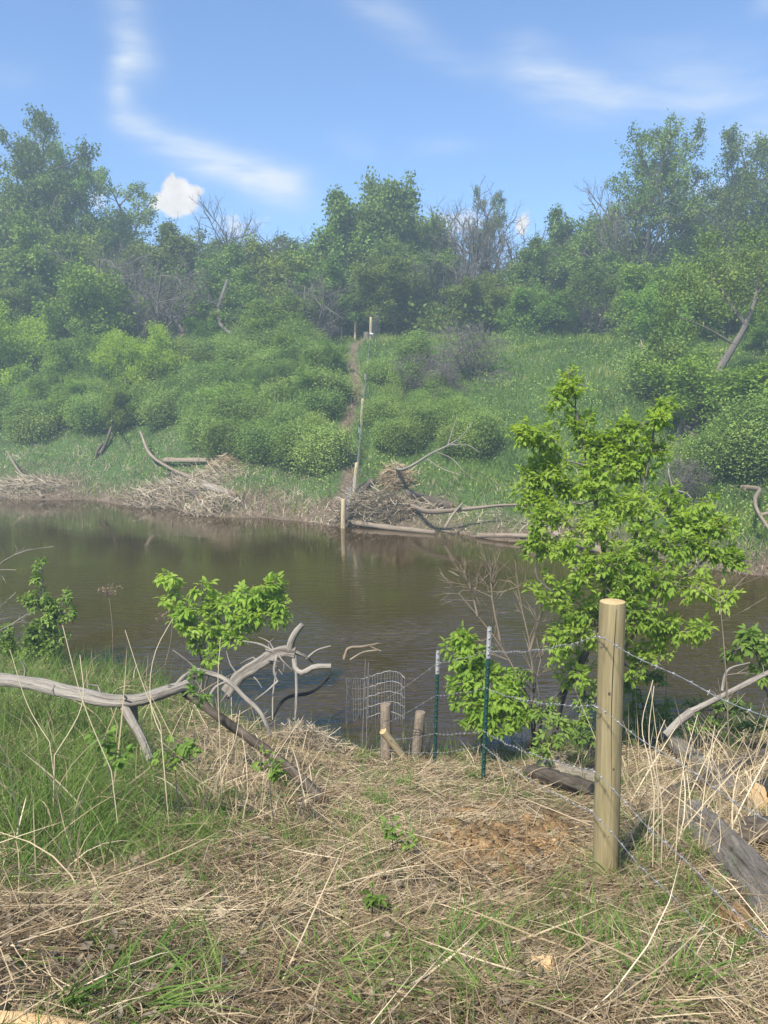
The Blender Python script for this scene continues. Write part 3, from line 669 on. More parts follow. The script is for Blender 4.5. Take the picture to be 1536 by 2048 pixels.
def near_thatch():
    x, y = sample_near(240000); n = len(x)
    keep = rng.random(n) > soilmask(x, y) * .9 + lush(x, y) * .55; x, y = x[keep], y[keep]; n = len(x)
    nr = gnormal(x, y); flow = fbm(x * .9, y * .9, 80) * 7
    a = flow + rng.normal(size=n) * 1.7
    d = np.stack([np.cos(a), np.sin(a), np.zeros(n)], 1); d = d - nr * np.sum(d * nr, 1, keepdims=True)
    d0 = unit(d + nr * (np.abs(rng.normal(size=n)) * .22 + .04)[:, None])
    base = np.stack([x, y, ground(x, y)], 1) + nr * (rng.random(n) * .035)[:, None]
    Ln = .05 + rng.gamma(2.0, .042, n); w = .0015 + .0018 * rng.random(n) + .0003 * y
    bend = rng.normal(size=(n, 3)) * .22 - nr * .14
    tint = np.clip(.47 + fbm(x * 1.4, y * 1.4, 81) * .7 + rng.normal(size=n) * .2, 0, 1)
    g = MB(); blades(g, base, d0, Ln, w, bend, 3, tint, taper=3)
    tag(g.build('dry_thatch', MT['straw']), 'flattened dry grass and straw covering the near bank', 'straw', kind='stuff')
    x, y = sample_near(420, 1.0, 9); n = len(x); nr = gnormal(x, y); a = rng.random(n) * 7
    d = np.stack([np.cos(a), np.sin(a), np.zeros(n)], 1); d = d - nr * np.sum(d * nr, 1, keepdims=True); d0 = unit(d + nr * (.06 + .25 * rng.random(n)**2)[:, None])
    base = np.stack([x, y, ground(x, y)], 1) + nr * .03
    g = MB(); blades(g, base, d0, .25 + .45 * rng.random(n), (.003 + .003 * rng.random(n)), rng.normal(size=(n, 3)) * .15 - nr * .1, 4, np.clip(.72 + rng.normal(size=n) * .2, 0, 1), taper=6)
    tag(g.build('fallen_straw', MT['straw']), 'long pale stalks of straw lying loose over the near bank', 'straw', kind='stuff')
near_thatch()
def near_green():
    x, y = sample_near(150000); n = len(x)
    pat = np.clip(fbm(x * 1.5 + 4, y * 1.5, 90) * 3.2 + .08, 0, 1) * .40 + np.clip(fbm(x * 5, y * 5, 93) * 4 - .5, 0, 1) * .4
    dens = np.maximum(np.maximum(lush(x, y), pat), np.clip((y / near_shore(x) - .80) / .1, 0, 1) * (.7 - .5 * np.exp(-((x - .1) / 1.3)**2))) * (1 - soilmask(x, y))
    k = rng.random(n) < dens; x, y = x[k], y[k]; n = len(x); lu = lush(x, y)
    base = np.stack([x, y, ground(x, y) - .01], 1); nr = gnormal(x, y)
    ca = fbm(x * 6, y * 6, 94) * 16
    d0 = unit(np.array([0, 0, 1.0]) + rng.normal(size=(n, 3)) * .30 + np.stack([np.cos(ca), np.sin(ca), 0 * ca], 1) * .35)
    Ln = (.07 + .13 * rng.random(n)) * (1 + 1.25 * lu); w = .0024 + .0025 * rng.random(n) + .0004 * y
    bend = rng.normal(size=(n, 3)) * .25 + np.stack([np.cos(ca), np.sin(ca), 0 * ca], 1) * .3 - np.array([0, 0, .25])
    tint = np.clip(.45 + .1 * lu + fbm(x * 2, y * 2, 95) * .6 + rng.normal(size=n) * .2, 0, 1)
    g = MB(); blades(g, base, d0, Ln, w, bend, 3, tint)
    tag(g.build('green_grass', MT['grass_green']), 'fresh green grass growing through the straw on the near bank', 'grass', kind='stuff')
near_green()
x, y = sample_near(5200, 1.0, 8.6); n = len(x); nr = gnormal(x, y); g = MB()
leaf_cards(g, np.stack([x, y, ground(x, y)], 1) + nr * (.02 + .03 * rng.random(n))[:, None], unit(rng.normal(size=(n, 3)) * [1, 1, .35]), unit(nr + rng.normal(size=(n, 3)) * .45), .03 + .03 * rng.random(n), .016 + .016 * rng.random(n), np.clip(.22 + rng.normal(size=n) * .16, 0, .55))
tag(g.build('dead_leaf_litter', MT['straw_grey']), 'small dead leaves and flakes scattered through the straw', 'leaf litter', kind='stuff')
def tufts():
    B_ = []; D_ = []; L_ = []; W_ = []; T_ = []; E_ = []
    regs = [(150, 480, 1560, 1760, 34), (0, 200, 1640, 1800, 22), (330, 620, 1560, 1720, 20), (560, 900, 1880, 2048, 14), (880, 1300, 1800, 2048, 20), (1300, 1536, 1800, 2048, 12), (640, 860, 1560, 1800, 8), (0, 520, 1880, 2048, 10), (1180, 1300, 1740, 1790, 5), (940, 1180, 1500, 1600, 16), (1240, 1420, 1560, 1740, 14), (650, 960, 1500, 1560, 14)]
    for x0, x1, y0, y1, n in regs:
        for _ in range(n):
            p = pg(rng.uniform(x0, x1), rng.uniform(y0, y1))
            if p[2] < .02: continue
            m = rng.integers(14, 46); big_ = .6 + .7 * rng.random(); t0 = rng.normal() * .15; lean = rng.normal(size=2) * .3
            for _ in range(m):
                a = rng.random() * 6.28; f = abs(rng.normal()) * .42
                B_.append(p + [rng.normal() * .03, rng.normal() * .03, -.01]); h = np.array([cos(a) * f + lean[0], sin(a) * f + lean[1], 1.0]); D_.append(unit(h)); E_.append([h[0] * .5, h[1] * .5, -.3 - .2 * rng.random()])
                L_.append((.12 + .14 * rng.random()) * big_); W_.append(.004 + .004 * rng.random()); T_.append(np.clip(.55 + t0 + rng.normal() * .13, 0, 1))
    g = MB(); blades(g, np.array(B_), np.array(D_), np.array(L_), np.array(W_), np.array(E_), 4, np.array(T_), taper=2.2)
    tag(g.build('grass_tufts', MT['grass_green']), 'broad-bladed green grass tufts standing out of the straw', 'grass', kind='stuff')
tufts()
def tall_stalks():
    g = MB(); B_ = []; D_ = []; L_ = []; W_ = []; T_ = []
    regs = [(60, 520, 1440, 1660, 95, .30, .80), (1240, 1536, 1500, 1740, 330, .25, .75), (1340, 1560, 1430, 1600, 170, .2, .5), (380, 640, 1500, 1660, 330, .2, .55), (420, 640, 1400, 1480, 120, .2, .5), (940, 1180, 1450, 1580, 120, .2, .45), (150, 460, 1300, 1400, 80, .3, .7), (700, 960, 1490, 1540, 80, .12, .3), (0, 200, 1560, 1800, 60, .3, .6)]
    for x0, x1, y0, y1, n, l0, l1 in regs:
        for _ in range(n):
            p = pg(rng.uniform(x0, x1), rng.uniform(y0, y1))
            if p[2] < .02: continue
            B_.append(p - [0, 0, .02]); D_.append(unit(rng.normal(size=3) * [.38, .25, .1] + [0, 0, 1])); L_.append(rng.uniform(l0, l1)); W_.append(.0035 + .003 * rng.random() + .0004 * p[1]); T_.append(np.clip(.66 + rng.normal() * .18, 0, 1))
    n = len(B_); blades(g, np.array(B_), np.array(D_), np.array(L_), np.array(W_), rng.normal(size=(n, 3)) * .3 + [0, 0, -.22], 5, np.array(T_), taper=5)
    for P, Yd in [([(345, 1238), (312, 1300), (304, 1420), (332, 1490)], 4.5), ([(125, 1250), (165, 1400), (235, 1570)], 4.0), ([(160, 1310), (166, 1400), (98, 1530)], 4.2), ([(1306, 1360), (1284, 1460), (1298, 1520), (1312, 1610)], 3.9), ([(1308, 1372), (1298, 1480), (1322, 1600)], 4.0), ([(1330, 1440), (1314, 1480), (1328, 1640)], 3.8), ([(441, 1275), (436, 1360), (440, 1480)], 5.0),
                  ([(250, 1260), (290, 1380), (330, 1470)], 4.8), ([(20, 1300), (60, 1420), (110, 1500)], 4.6), ([(1395, 1430), (1370, 1520), (1355, 1640)], 3.8), ([(1430, 1450), (1412, 1560), (1400, 1650)], 4.0), ([(600, 1440), (560, 1500), (520, 1560)], 5.0), ([(480, 1420), (470, 1480), (430, 1560)], 4.8)]:
        Q = smooth_path([W(a, b, Yd - .1 * i_) for i_, (a, b) in enumerate(P)], 12); Q[-1][2] = min(Q[-1][2], gz(Q[-1][0], Q[-1][1])); tube(g, Q, np.linspace(.0022, .0034, 12), 4, caps=False, tint=.85)
    tag(g.build('dead_stalks', MT['straw']), 'dead upright grass stalks standing over the near bank', 'grass', kind='stuff')
tall_stalks()
# reeds at the near water edge
g = MB(); n = 1500; x = rng.uniform(-6, 6, n); y = near_shore(x) + rng.normal(size=n) * .25
base = np.stack([x, y, np.minimum(ground(x, y), .1) - .05], 1); d0 = unit(rng.normal(size=(n, 3)) * .2 + [0, 0, 1])
blades(g, base, d0, .2 + .4 * rng.random(n), .008, rng.normal(size=(n, 3)) * .2 + [0, 0, -.1], 3, np.clip(.35 + rng.normal(size=n) * .2, 0, 1))
tag(g.build('shore_reeds', MT['grass_green']), 'thin green reeds along the near water edge', 'reeds', kind='stuff')

# ------------------------------------------------------------------ leafy plants of the near bank, grown clump by clump
def compound(lv, tw, c, d, s, n_leaf, tint):     # one leaf of three to five drooping leaflets
    d = unit(d); side = unit(np.cross(d, [0, 0, 1.0]) + rng.normal(size=3) * .2); up_ = np.cross(side, d)
    tip = c + d * s * 1.1
    C = []; D = []
    C.append(tip); D.append(unit(d + [0, 0, -.35]))
    for k in range((n_leaf - 1) // 2):
        q = c + d * s * (.95 - .42 * k)
        for sg in (-1, 1):
            
            if rng.random() < .85: C.append(q + rng.normal(size=3) * s * .08); D.append(unit(d * .5 + side * sg * .85 + np.array([0, 0, -.28]) + rng.normal(size=3) * .38))
    return C, D, up_, (c, tip)
def leafy(name, stems, clumps, label, cat, leafmat, leaf_len, per, n_leaf=5, bark='bark_grey', origin=None, twig=.006, wdr=.52):
    o = np.array(origin if origin is not None else stems[0][0][0]); root = empty(name, o, label, cat)
    tr = MB(); nodes = []
    for P, r0, r1 in stems:
        P = smooth_path(P, 10); tube(tr, P, np.linspace(r0, r1, 10), 7, caps=True, rough=.12); nodes += list(P[3:])
    lv = MB(); C = []; D = []; U = []; T = []; A = []; B = []
    for (c, r_, k) in clumps:
        c = np.array(c); nd_ = np.array(nodes); dist = np.linalg.norm((nd_ - c) * [1, 1, 1.0], axis=1) + np.maximum(nd_[:, 2] - c[2], 0) * 1.5; j = nd_[np.argmin(dist)]
        mid = (j + c) / 2 + rng.normal(size=3) * np.linalg.norm(c - j) * .10 + [0, 0, -.06 * np.linalg.norm(c - j)]
        path = smooth_path([j, mid, c, c + unit(c - j) * r_ * .7], 8); tube(tr, path, np.linspace(twig * 1.8, twig * .6, 8), 5, caps=False); nodes += list(path[3:7])
        ct = rng.normal() * .12
        for q in range(max(2, int(k * per / 1.7))):
            dirt = unit(rng.normal(size=3) * [1, 1, .75] + [0, 0, .25]); s0 = path[rng.integers(3, 8)]; e = c + dirt * r_ * (.55 + .5 * rng.random())
            A.append(s0); B.append(e)
            for f in np.linspace(.3, 1, 9):
                pt = s0 + (e - s0) * f; dd = unit(unit(e - s0) * .5 + rng.normal(size=3) * .6 + [0, 0, .05])
                cc, DD, up_, pet = compound(None, None, pt, dd, leaf_len * (.7 + .5 * rng.random()), n_leaf if rng.random() > .3 else 3, 0)
                C += cc; D += DD; U += [up_ + rng.normal(size=3) * .25 for _ in cc]; T += [np.clip(.48 + ct + rng.normal() * .16, 0, 1)] * len(cc); A.append(pt); B.append(pet[1])
    n = len(C); up = np.array(U); up[up[:, 2] < 0] *= -1
    leaflets(lv, np.array(C), np.array(D), unit(up + [0, 0, .3]), leaf_len * (.55 + .8 * rng.random(n)), leaf_len * wdr * (.8 + .4 * rng.random(n)), np.array(T))
    sticks(tr, np.array(A), np.array(B), twig * .35, twig * .2)
    for m_, nm, mt in ((tr, 'stem', MT[bark]), (lv, 'foliage', MT[leafmat])):
        m_.V = [v - o for v in m_.V]; m_.build(nm, mt, root)
    return root
def cl(*rows): return [(W(px, py, Yd), r_, k) for px, py, Yd, r_, k in rows]
# big bright young tree behind the wooden post
b0 = pg(1095, 1490); b1 = pg(1200, 1455)
R = [(1140, 765, 7.6, .16, 3), (1130, 800, 7.6, .16, 3), (1160, 850, 7.6, .2, 4), (1080, 880, 7.4, .2, 4), (1190, 900, 7.6, .24, 5), (1110, 930, 7.5, .24, 5), (1050, 870, 7.3, .13, 2), (1320, 815, 7.4, .12, 2), (1270, 850, 7.5, .18, 3), (1240, 900, 7.6, .22, 5),
     (1310, 900, 7.3, .16, 3), (1320, 840, 7.2, .1, 2), (1280, 950, 7.4, .24, 5), (1200, 970, 7.3, .26, 6), (1120, 990, 7.5, .22, 4), (1090, 1040, 7.3, .22, 4), (1180, 1060, 7.2, .28, 6), (1260, 1030, 7.2, .3, 7), (1340, 1010, 7.3, .22, 4), (1410, 1030, 7.1, .18, 3),
     (1320, 1090, 7.0, .3, 7), (1400, 1100, 7.0, .26, 5), (1460, 1120, 7.0, .14, 3), (1240, 1130, 7.0, .28, 6), (1170, 1150, 7.1, .24, 5), (1300, 1170, 6.9, .28, 6), (1390, 1170, 6.9, .2, 4), (1110, 1190, 7.2, .24, 5), (1170, 1230, 7.2, .24, 5), (1270, 1240, 6.9, .26, 6), (1330, 1260, 6.9, .2, 4),
     (1120, 1280, 7.2, .24, 4), (1300, 1310, 7.0, .18, 3), (1400, 1260, 6.8, .14, 2), (1440, 1190, 6.9, .14, 2), (1250, 1330, 7.1, .2, 3), (1150, 1350, 7.3, .22, 3), (1060, 970, 7.4, .16, 3), (1075, 1090, 7.3, .16, 3), (1060, 1000, 7.4, .14, 2), (1130, 1100, 7.2, .22, 4), (1440, 1060, 7.0, .14, 3), (1370, 1060, 7.1, .22, 4), (1220, 950, 7.5, .24, 5), (1100, 960, 7.5, .2, 4), (1150, 1270, 7.1, .22, 4), (1230, 1190, 7.0, .24, 5), (1150, 820, 7.6, .15, 3), (1210, 1000, 7.6, .3, 6), (1060, 1050, 7.2, .12, 2), (1420, 1290, 6.9, .12, 2)]
leafy('young_tree', [([b0, W(1120, 1400, b0[1]), W(1160, 1330, 7.3), W(1215, 1200, 7.2), W(1190, 1000, 7.4), W(1150, 820, 7.6)], .065, .008), ([b1, W(1230, 1300, 7.1), W(1260, 1150, 7.1), W(1290, 960, 7.3), W(1310, 850, 7.3)], .035, .008), ([b1, W(1260, 1280, 7.0), W(1340, 1180, 6.9), W(1420, 1110, 7.0)], .03, .008)],
      cl(*R), 'bright yellow-green young tree behind the big wooden post, taller than all near plants', 'tree', 'leaf_bright', .060, 5.6)
p = pg(965, 1480)
leafy('leafy_bush', [([p, W(960, 1400, 7.9), W(945, 1290, 7.9)], .02, .006), ([p, W(1000, 1420, 7.8), W(1020, 1400, 7.7)], .015, .006)],
      cl((940, 1285, 7.9, .14, 4), (915, 1310, 7.9, .13, 3), (945, 1330, 7.8, .18, 5), (960, 1370, 7.8, .18, 5), (930, 1380, 7.9, .14, 4), (1000, 1360, 7.8, .14, 3), (1010, 1400, 7.6, .18, 5), (960, 1420, 7.7, .18, 5), (1030, 1430, 7.6, .16, 4), (1000, 1450, 7.6, .18, 4), (950, 1450, 7.8, .12, 2), (1030, 1380, 7.7, .12, 2)),
      'bright leafy bush growing at the water edge behind the green steel posts', 'bush', 'leaf_bright', .075, 3.6)
p = pg(1060, 1500)
leafy('leafy_shrub', [([p, W(1080, 1400, 7.6), W(1060, 1300, 7.6)], .018, .006)], cl((1090, 1420, 7.4, .14, 3), (1150, 1440, 7.2, .16, 4), (1170, 1390, 7.2, .14, 3), (1090, 1500, 7.0, .12, 3), (1170, 1480, 6.8, .14, 3), (1110, 1460, 7.1, .12, 3), (1050, 1340, 7.6, .1, 1)),
      'dull green undergrowth shrub at the foot of the big wooden post', 'shrub', 'leaf_mid', .06, 3.0)
p = pg(1420, 1500)
leafy('leafy_shrub', [([p, W(1430, 1440, p[1]), W(1440, 1390, p[1])], .015, .005)], cl(*[(px, py, p[1] - .1, .12, 3) for px, py in ((1400, 1420), (1440, 1410), (1480, 1420), (1430, 1460), (1470, 1460), (1390, 1460), (1510, 1450), (1450, 1490))]),
      'dark green feathery shrub beneath the fallen pale pole', 'shrub', 'leaf_mid', .045, 3.2)
p = pg(1300, 1500)
leafy('leafy_shrub', [([p, W(1290, 1440, p[1]), W(1280, 1380, p[1])], .015, .005)], cl(*[(px, py, p[1] - .1, .15, 3) for px, py in ((1260, 1370), (1300, 1350), (1270, 1420), (1320, 1410), (1290, 1460), (1340, 1450), (1250, 1470))]),
      'mid green leafy shrub in the gap between the big post and the fallen pale pole', 'shrub', 'leaf_mid', .055, 3.2)
p = pg(1540, 1440)
leafy('leafy_shrub', [([p, W(1530, 1370, 6.6), W(1510, 1300, 6.5)], .015, .005)], cl((1500, 1290, 6.5, .12, 3), (1530, 1310, 6.5, .14, 3), (1470, 1300, 6.5, .08, 1), (1530, 1350, 6.5, .12, 2)), 'sparse leafy shoot at the picture edge above the fallen pale pole', 'shrub', 'leaf_mid', .07, 3)
# sapling standing in the water
p = W(405, 1420, 10.4); p[2] = .0
leafy('water_sapling', [([p, W(400, 1300, 10.3), W(370, 1220, 10.3), W(340, 1165, 10.3)], .02, .006), ([p, W(430, 1310, 10.3), W(480, 1230, 10.2), W(550, 1180, 10.2)], .018, .006), ([p, W(410, 1270, 10.3), W(405, 1190, 10.3)], .014, .005)],
      cl((340, 1155, 10.3, .13, 3), (350, 1190, 10.3, .15, 3), (405, 1180, 10.3, .12, 2), (370, 1225, 10.2, .2, 4), (415, 1215, 10.3, .18, 4), (390, 1255, 10.2, .2, 4), (440, 1240, 10.2, .18, 3), (350, 1240, 10.3, .1, 2), (470, 1220, 10.2, .18, 4), (500, 1190, 10.1, .18, 4), (540, 1175, 10.1, .18, 5), (555, 1205, 10.1, .16, 4), (520, 1225, 10.1, .2, 4), (470, 1255, 10.1, .18, 3), (430, 1280, 10.1, .16, 3), (470, 1280, 10.0, .1, 2), (400, 1290, 10.1, .12, 2), (555, 1230, 10.1, .1, 2), (500, 1245, 10.1, .14, 3), (420, 1315, 9.9, .06, 1)),
      'yellow-green sapling rising out of the brown water, spread wide like a V', 'sapling', 'leaf_bright', .095, 2.6)
p = pg(95, 1335)
leafy('leafy_shrub', [([p, W(90, 1260, p[1]), W(85, 1140, p[1])], .018, .005), ([p, W(110, 1260, p[1]), W(125, 1210, p[1])], .014, .005)],
      cl((85, 1130, p[1], .08, 1), (75, 1160, p[1], .08, 1), (80, 1190, p[1], .14, 2), (60, 1205, p[1], .12, 2), (90, 1225, p[1], .2, 5), (110, 1240, p[1], .16, 4), (80, 1265, p[1], .22, 5), (110, 1280, p[1], .16, 4), (70, 1300, p[1], .22, 5), (100, 1310, p[1], .2, 4), (130, 1195, p[1], .08, 1), (20, 1290, p[1], .2, 4), (10, 1265, p[1], .14, 2), (40, 1320, p[1], .2, 4), (140, 1225, p[1], .07, 1)),
      'leafy green shrub beside the dried brown flower stalk on the near shore', 'shrub', 'leaf_mid', .065, 5.5)
# small broad-leaved seedlings in the grass
SE = [(350, 1500, 4.3, .10, 'broad-leaved green seedling under the weathered log, in pale stalks'), (215, 1490, 4.2, .09, 'pair of broad leaves on a seedling in the lush grass'), (540, 1530, 4.5, .12, 'leafy green seedling growing through the brown limb'), (385, 1370, 5.6, .10, 'green leafy shoot in front of the end of the weathered log'), (785, 1660, 3.6, .035, 'thin seedling with a few small leaves in the middle of the straw bank'), (745, 1800, 2.7, .02, 'tiny low seedling with rounded leaves, nearest to the viewer')]
for px, py, Yd, r_, lab in SE:
    c = W(px, py, Yd); b_ = np.array([c[0], Yd, gz(c[0], Yd)])
    leafy('seedling', [([b_ + [.02, .02, -.02], (b_ + c) / 2, c], .004, .002)], [(c + [0, 0, .01], r_, 2), (c + [.06, 0, -.06], r_ * .8, 1)], lab, 'seedling', 'leaf_mid', .045 if py < 1600 else .030, 1.6 if py < 1600 else .8, n_leaf=3, twig=.003, wdr=.7)

# dried flower stalks
def flower(px, py, pb, lab):
    b_ = pg(*pb); t_ = W(px, py, b_[1]); root = empty('dried_flower', b_, lab, 'plant'); st = MB(); hd = MB()
    P = smooth_path([b_ * 0, (t_ - b_) * .5 + [.03, 0, 0], t_ - b_], 8); tube(st, P, np.linspace(.007, .004, 8), 5)
    e = P[-1]; n = 26; B = e + np.stack([rng.normal(size=n) * .1, rng.normal(size=n) * .08, rng.random(n) * .10 - .01], 1); sticks(st, np.repeat((e - [0, 0, .06])[None], n, 0), B, .003, .002)
    C = np.repeat(B, 8, 0) + rng.normal(size=(n * 8, 3)) * .018; leaf_cards(hd, C, rv(len(C)), rv(len(C)), .022, .016, rng.random(len(C)))
    st.build('stalk', MT['drift_tan'], root); hd.build('blossom', MT['flower_dry'], root)
flower(217, 1185, (225, 1330), 'dried brown flower head on a stiff stalk over the water'); flower(345, 1235, (330, 1330), 'smaller dried flower head in front of the water sapling')
flower(1335, 1262, (1320, 1480), 'dried pale flower head between the big post and the bright tree')

# ------------------------------------------------------------------ driftwood and logs
def limb(mb, P, r0, r1, n=12, seg=8, rough=.2, cap_mi=None, tint=.5, wob=.0):
    P = smooth_path(P, n)
    if wob: P = P + rng.normal(size=P.shape) * wob
    tube(mb, P, np.linspace(r0, r1, n), seg, rough=rough, cap_mi=cap_mi, tint=tint); return P
def wood_thing(name, main, branches, label, cat, mat, group=None, cut='sawn', seg=14):
    o = np.array(main[0][0]); root = empty(name, o, label, cat, group)
    m = MB(); P, r0, r1 = main; limb(m, np.array(P) - o, r0, r1, 26, seg, .3, 1); Q = smooth_path(np.array(P) - o, 26)
    for e, e2, rr_ in ((0, 2, r0), (25, 23, r1)):
        for _ in range(6):
            d_ = unit(Q[e] - Q[e2]); st = Q[e2] + rng.normal(size=3) * rr_ * .55; tube(m, [st, Q[e] + d_ * rr_ * (.3 + 1.3 * rng.random()) + rng.normal(size=3) * rr_ * .5], [rr_ * .42, rr_ * .05], 5, rough=.2)
    m.build('log', [MT[mat], MT[cut]], root, smooth=True)
    for _ in range(14 if name == 'driftwood' else 4 if len(branches) else 0):
        i_ = rng.integers(5, 22); d_ = unit(rng.normal(size=3) + [0, 0, .5]); ln = rr_ * (2.5 + 3 * rng.random()); m = MB()
        limb(m, [Q[i_], Q[i_] + d_ * (rr_ + ln * .5), Q[i_] + unit(d_ + rng.normal(size=3) * .4) * (rr_ + ln)], rr_ * .22, rr_ * .07, 5, 5, .2); m.build('twig', [MT[mat], MT[mat]], root, smooth=True)
    for P, r0, r1 in branches:
        m = MB(); limb(m, np.array(P) - o, r0, r1, 10, 7, .18, 1); m.build('branch', [MT[mat], MT[mat]], root, smooth=True)
    return root
g0 = pg(300, 1500)
wood_thing('weathered_log', ([W(-120, 1350, 6.3), W(-20, 1358, 6.2), W(60, 1365, 6.1), W(150, 1385, 6.0), W(235, 1402, 5.9), W(275, 1402, 5.9), W(320, 1388, 5.95), W(375, 1370, 6.1)], .060, .050),
           [([W(243, 1404, 5.9), W(262, 1440, 5.8), W(282, 1475, 5.7), W(300, 1520, 5.6)], .042, .034), ([W(268, 1415, 5.95), W(270, 1440, 6.0), W(272, 1465, 6.05)], .03, .02), ([W(345, 1383, 6.0), W(362, 1358, 6.1), W(385, 1340, 6.2)], .02, .014)],
           'silver-grey weathered log with a forked end lying across the lush grass', 'log', 'drift')
wood_thing('fallen_limb', ([W(370, 1385, 6.1), W(420, 1420, 6.0), W(470, 1455, 5.9), W(540, 1505, 5.7), W(600, 1555, 5.5), W(645, 1600, 5.3)], .034, .042), [], 'brown fallen limb sloping down from the weathered log into the straw', 'log', 'log_brown')
wood_thing('bent_branch', ([W(385, 1340, 6.6), W(430, 1350, 6.6), W(455, 1362, 6.5), W(490, 1395, 6.4), W(520, 1425, 6.3), W(535, 1455, 6.2), W(541, 1470, 6.2)], .024, .014), [([W(455, 1362, 6.5), W(430, 1375, 6.4), W(412, 1405, 6.3)], .014, .008), ([W(395, 1340, 6.6), W(370, 1318, 6.6), W(345, 1300, 6.6)], .010, .006)], 'thin bent grey branch arching between the weathered log and the water', 'branch', 'drift')
w0 = pg(590, 1450)
wood_thing('driftwood', ([W(455, 1385, 8.6), W(480, 1352, 8.6), W(515, 1328, 8.6), W(545, 1310, 8.7), W(565, 1303, 8.7), W(590, 1305, 8.7)], .066, .056),
           [([W(578, 1305, 8.7), W(582, 1285, 8.7), W(592, 1265, 8.7), W(605, 1249, 8.7)], .042, .030), ([W(588, 1310, 8.7), W(592, 1340, 8.6), W(602, 1346, 8.55), W(630, 1334, 8.5), W(662, 1333, 8.5)], .034, .030), ([W(555, 1303, 8.7), W(550, 1325, 8.6), W(548, 1345, 8.5), W(556, 1365, 8.4)], .022, .010),
            ([W(590, 1303, 8.7), W(610, 1312, 8.7), W(625, 1325, 8.8)], .022, .010), ([W(553, 1305, 8.7), W(520, 1288, 8.8), W(485, 1282, 8.9)], .014, .008), ([W(592, 1342, 8.6), W(593, 1390, 8.3), W(590, 1440, 8.0)], .016, .012), ([W(556, 1362, 8.4), W(530, 1385, 8.3), W(510, 1400, 8.3)], .012, .005), ([W(552, 1345, 8.5), W(546, 1390, 8.4), W(545, 1440, 8.2)], .012, .008),
            ([W(612, 1318, 8.7), W(635, 1300, 8.8), W(662, 1292, 8.8)], .014, .009)], 'pale forked driftwood with broken limbs reaching over the water', 'driftwood', 'drift')
q0 = W(690, 1312, 10.2)
wood_thing('floating_branch', ([W(688, 1318, 10.6), W(695, 1298, 10.6), W(725, 1293, 10.6), W(758, 1287, 10.6)], .020, .012), [([W(700, 1320, 10.5), W(725, 1305, 10.6), W(755, 1300, 10.6)], .014, .01), ([W(735, 1290, 10.6), W(752, 1298, 10.6), W(762, 1302, 10.6)], .012, .008)], 'small tangled pale branch sticking out of the water above the wire cage', 'branch', 'drift_tan')
wood_thing('sunken_stick', ([W(540, 1440, 8.7), W(575, 1395, 9.1), W(620, 1385, 9.3), W(655, 1355, 9.6)], .016, .03), [], 'dark wet stick bending out of the water under the driftwood', 'stick', 'char')
wood_thing('fallen_pole', ([W(1380, 1425, 6.2), W(1430, 1400, 6.2), W(1480, 1374, 6.2), W(1570, 1328, 6.2)], .026, .020), [([W(1443, 1382, 6.2), W(1455, 1340, 6.3), W(1500, 1325, 6.3)], .012, .006), ([W(1330, 1470, 6.1), W(1360, 1440, 6.15), W(1382, 1424, 6.2)], .03, .034)], 'thin pale fallen pole lying over the shrubs near the picture edge', 'pole', 'drift')
# logs beside the wire, near the viewer
def ground_log(name, a, b, r, lab, mat, lift=.6, cut='sawn', bmid=None):
    A = pg(*a); B = pg(*b); A[2] += r * lift; B[2] += r * lift
    mid = (A + B) / 2 + rng.normal(size=3) * .02; mid[2] = max(mid[2], gz(mid[0], mid[1]) + r * lift)
    o = A.copy(); m = MB(); limb(m, np.array([A, A * .7 + mid * .3, mid, B]) - o, r, r * .92, 26, 20, .26, 1)
    root = empty(name, o, lab, 'log'); m.build('log', [MT[mat], MT[cut]], root, smooth=True); return root
ground_log('split_log', (1385, 1640), (1560, 1850), .095, 'broad grey cracked log lying beside the big post under the wire', 'log_grey', .45, 'log_grey')
ground_log('grey_log', (1325, 1475), (1450, 1590), .085, 'rough grey log in the dead stalks behind the split log', 'log_grey', .9, 'log_grey')
ground_log('brush_log', (1330, 1605), (1580, 1500), .045, 'thin brown limb lying behind the charred log', 'log_brown', 1.2, 'log_brown')
ground_log('charred_log', (1515, 1622), (1640, 1590), .085, 'blackened log with a pale orange sawn end at the picture edge', 'char', 1.0)
ground_log('dark_log', (1490, 1690), (1620, 1720), .07, 'dark rotten log below the charred log at the picture edge', 'log_brown', 1.0, 'log_brown')
ground_log('root_log', (1060, 1560), (1190, 1600), .07, 'dark gnarled root lying against the big post', 'log_brown', 1.0, 'char')
ground_log('root_log', (1080, 1540), (1200, 1570), .05, 'thinner grey root lying above the gnarled one behind the big post', 'log_grey', 1.3, 'char')
ground_log('mossy_limb', (1010, 1560), (1120, 1520), .018, 'pale straw-coloured stick lying across the grass behind the barbed wire', 'drift_tan', 1.5)
# stump with blackened root plate
s = pg(1085, 1500); o = s.copy(); root = empty('rotten_stump', o, 'dark broken stump at the foot of the grey leaning stem', 'stump'); m = MB()
for k in range(7):
    a = rng.random() * 6.28; limb(m, [np.array([0, 0, .05]), np.array([cos(a) * .1, sin(a) * .1, .1]), np.array([cos(a) * .3, sin(a) * .22, -.04])], .05, .03, 6, 7, .3)
limb(m, [np.array([0, 0, -.05]), np.array([-.04, 0, .15]), np.array([-.10, 0, .28])], .085, .05, 8, 9, .35); m.build('stump_wood', MT['log_brown'], root, smooth=True)
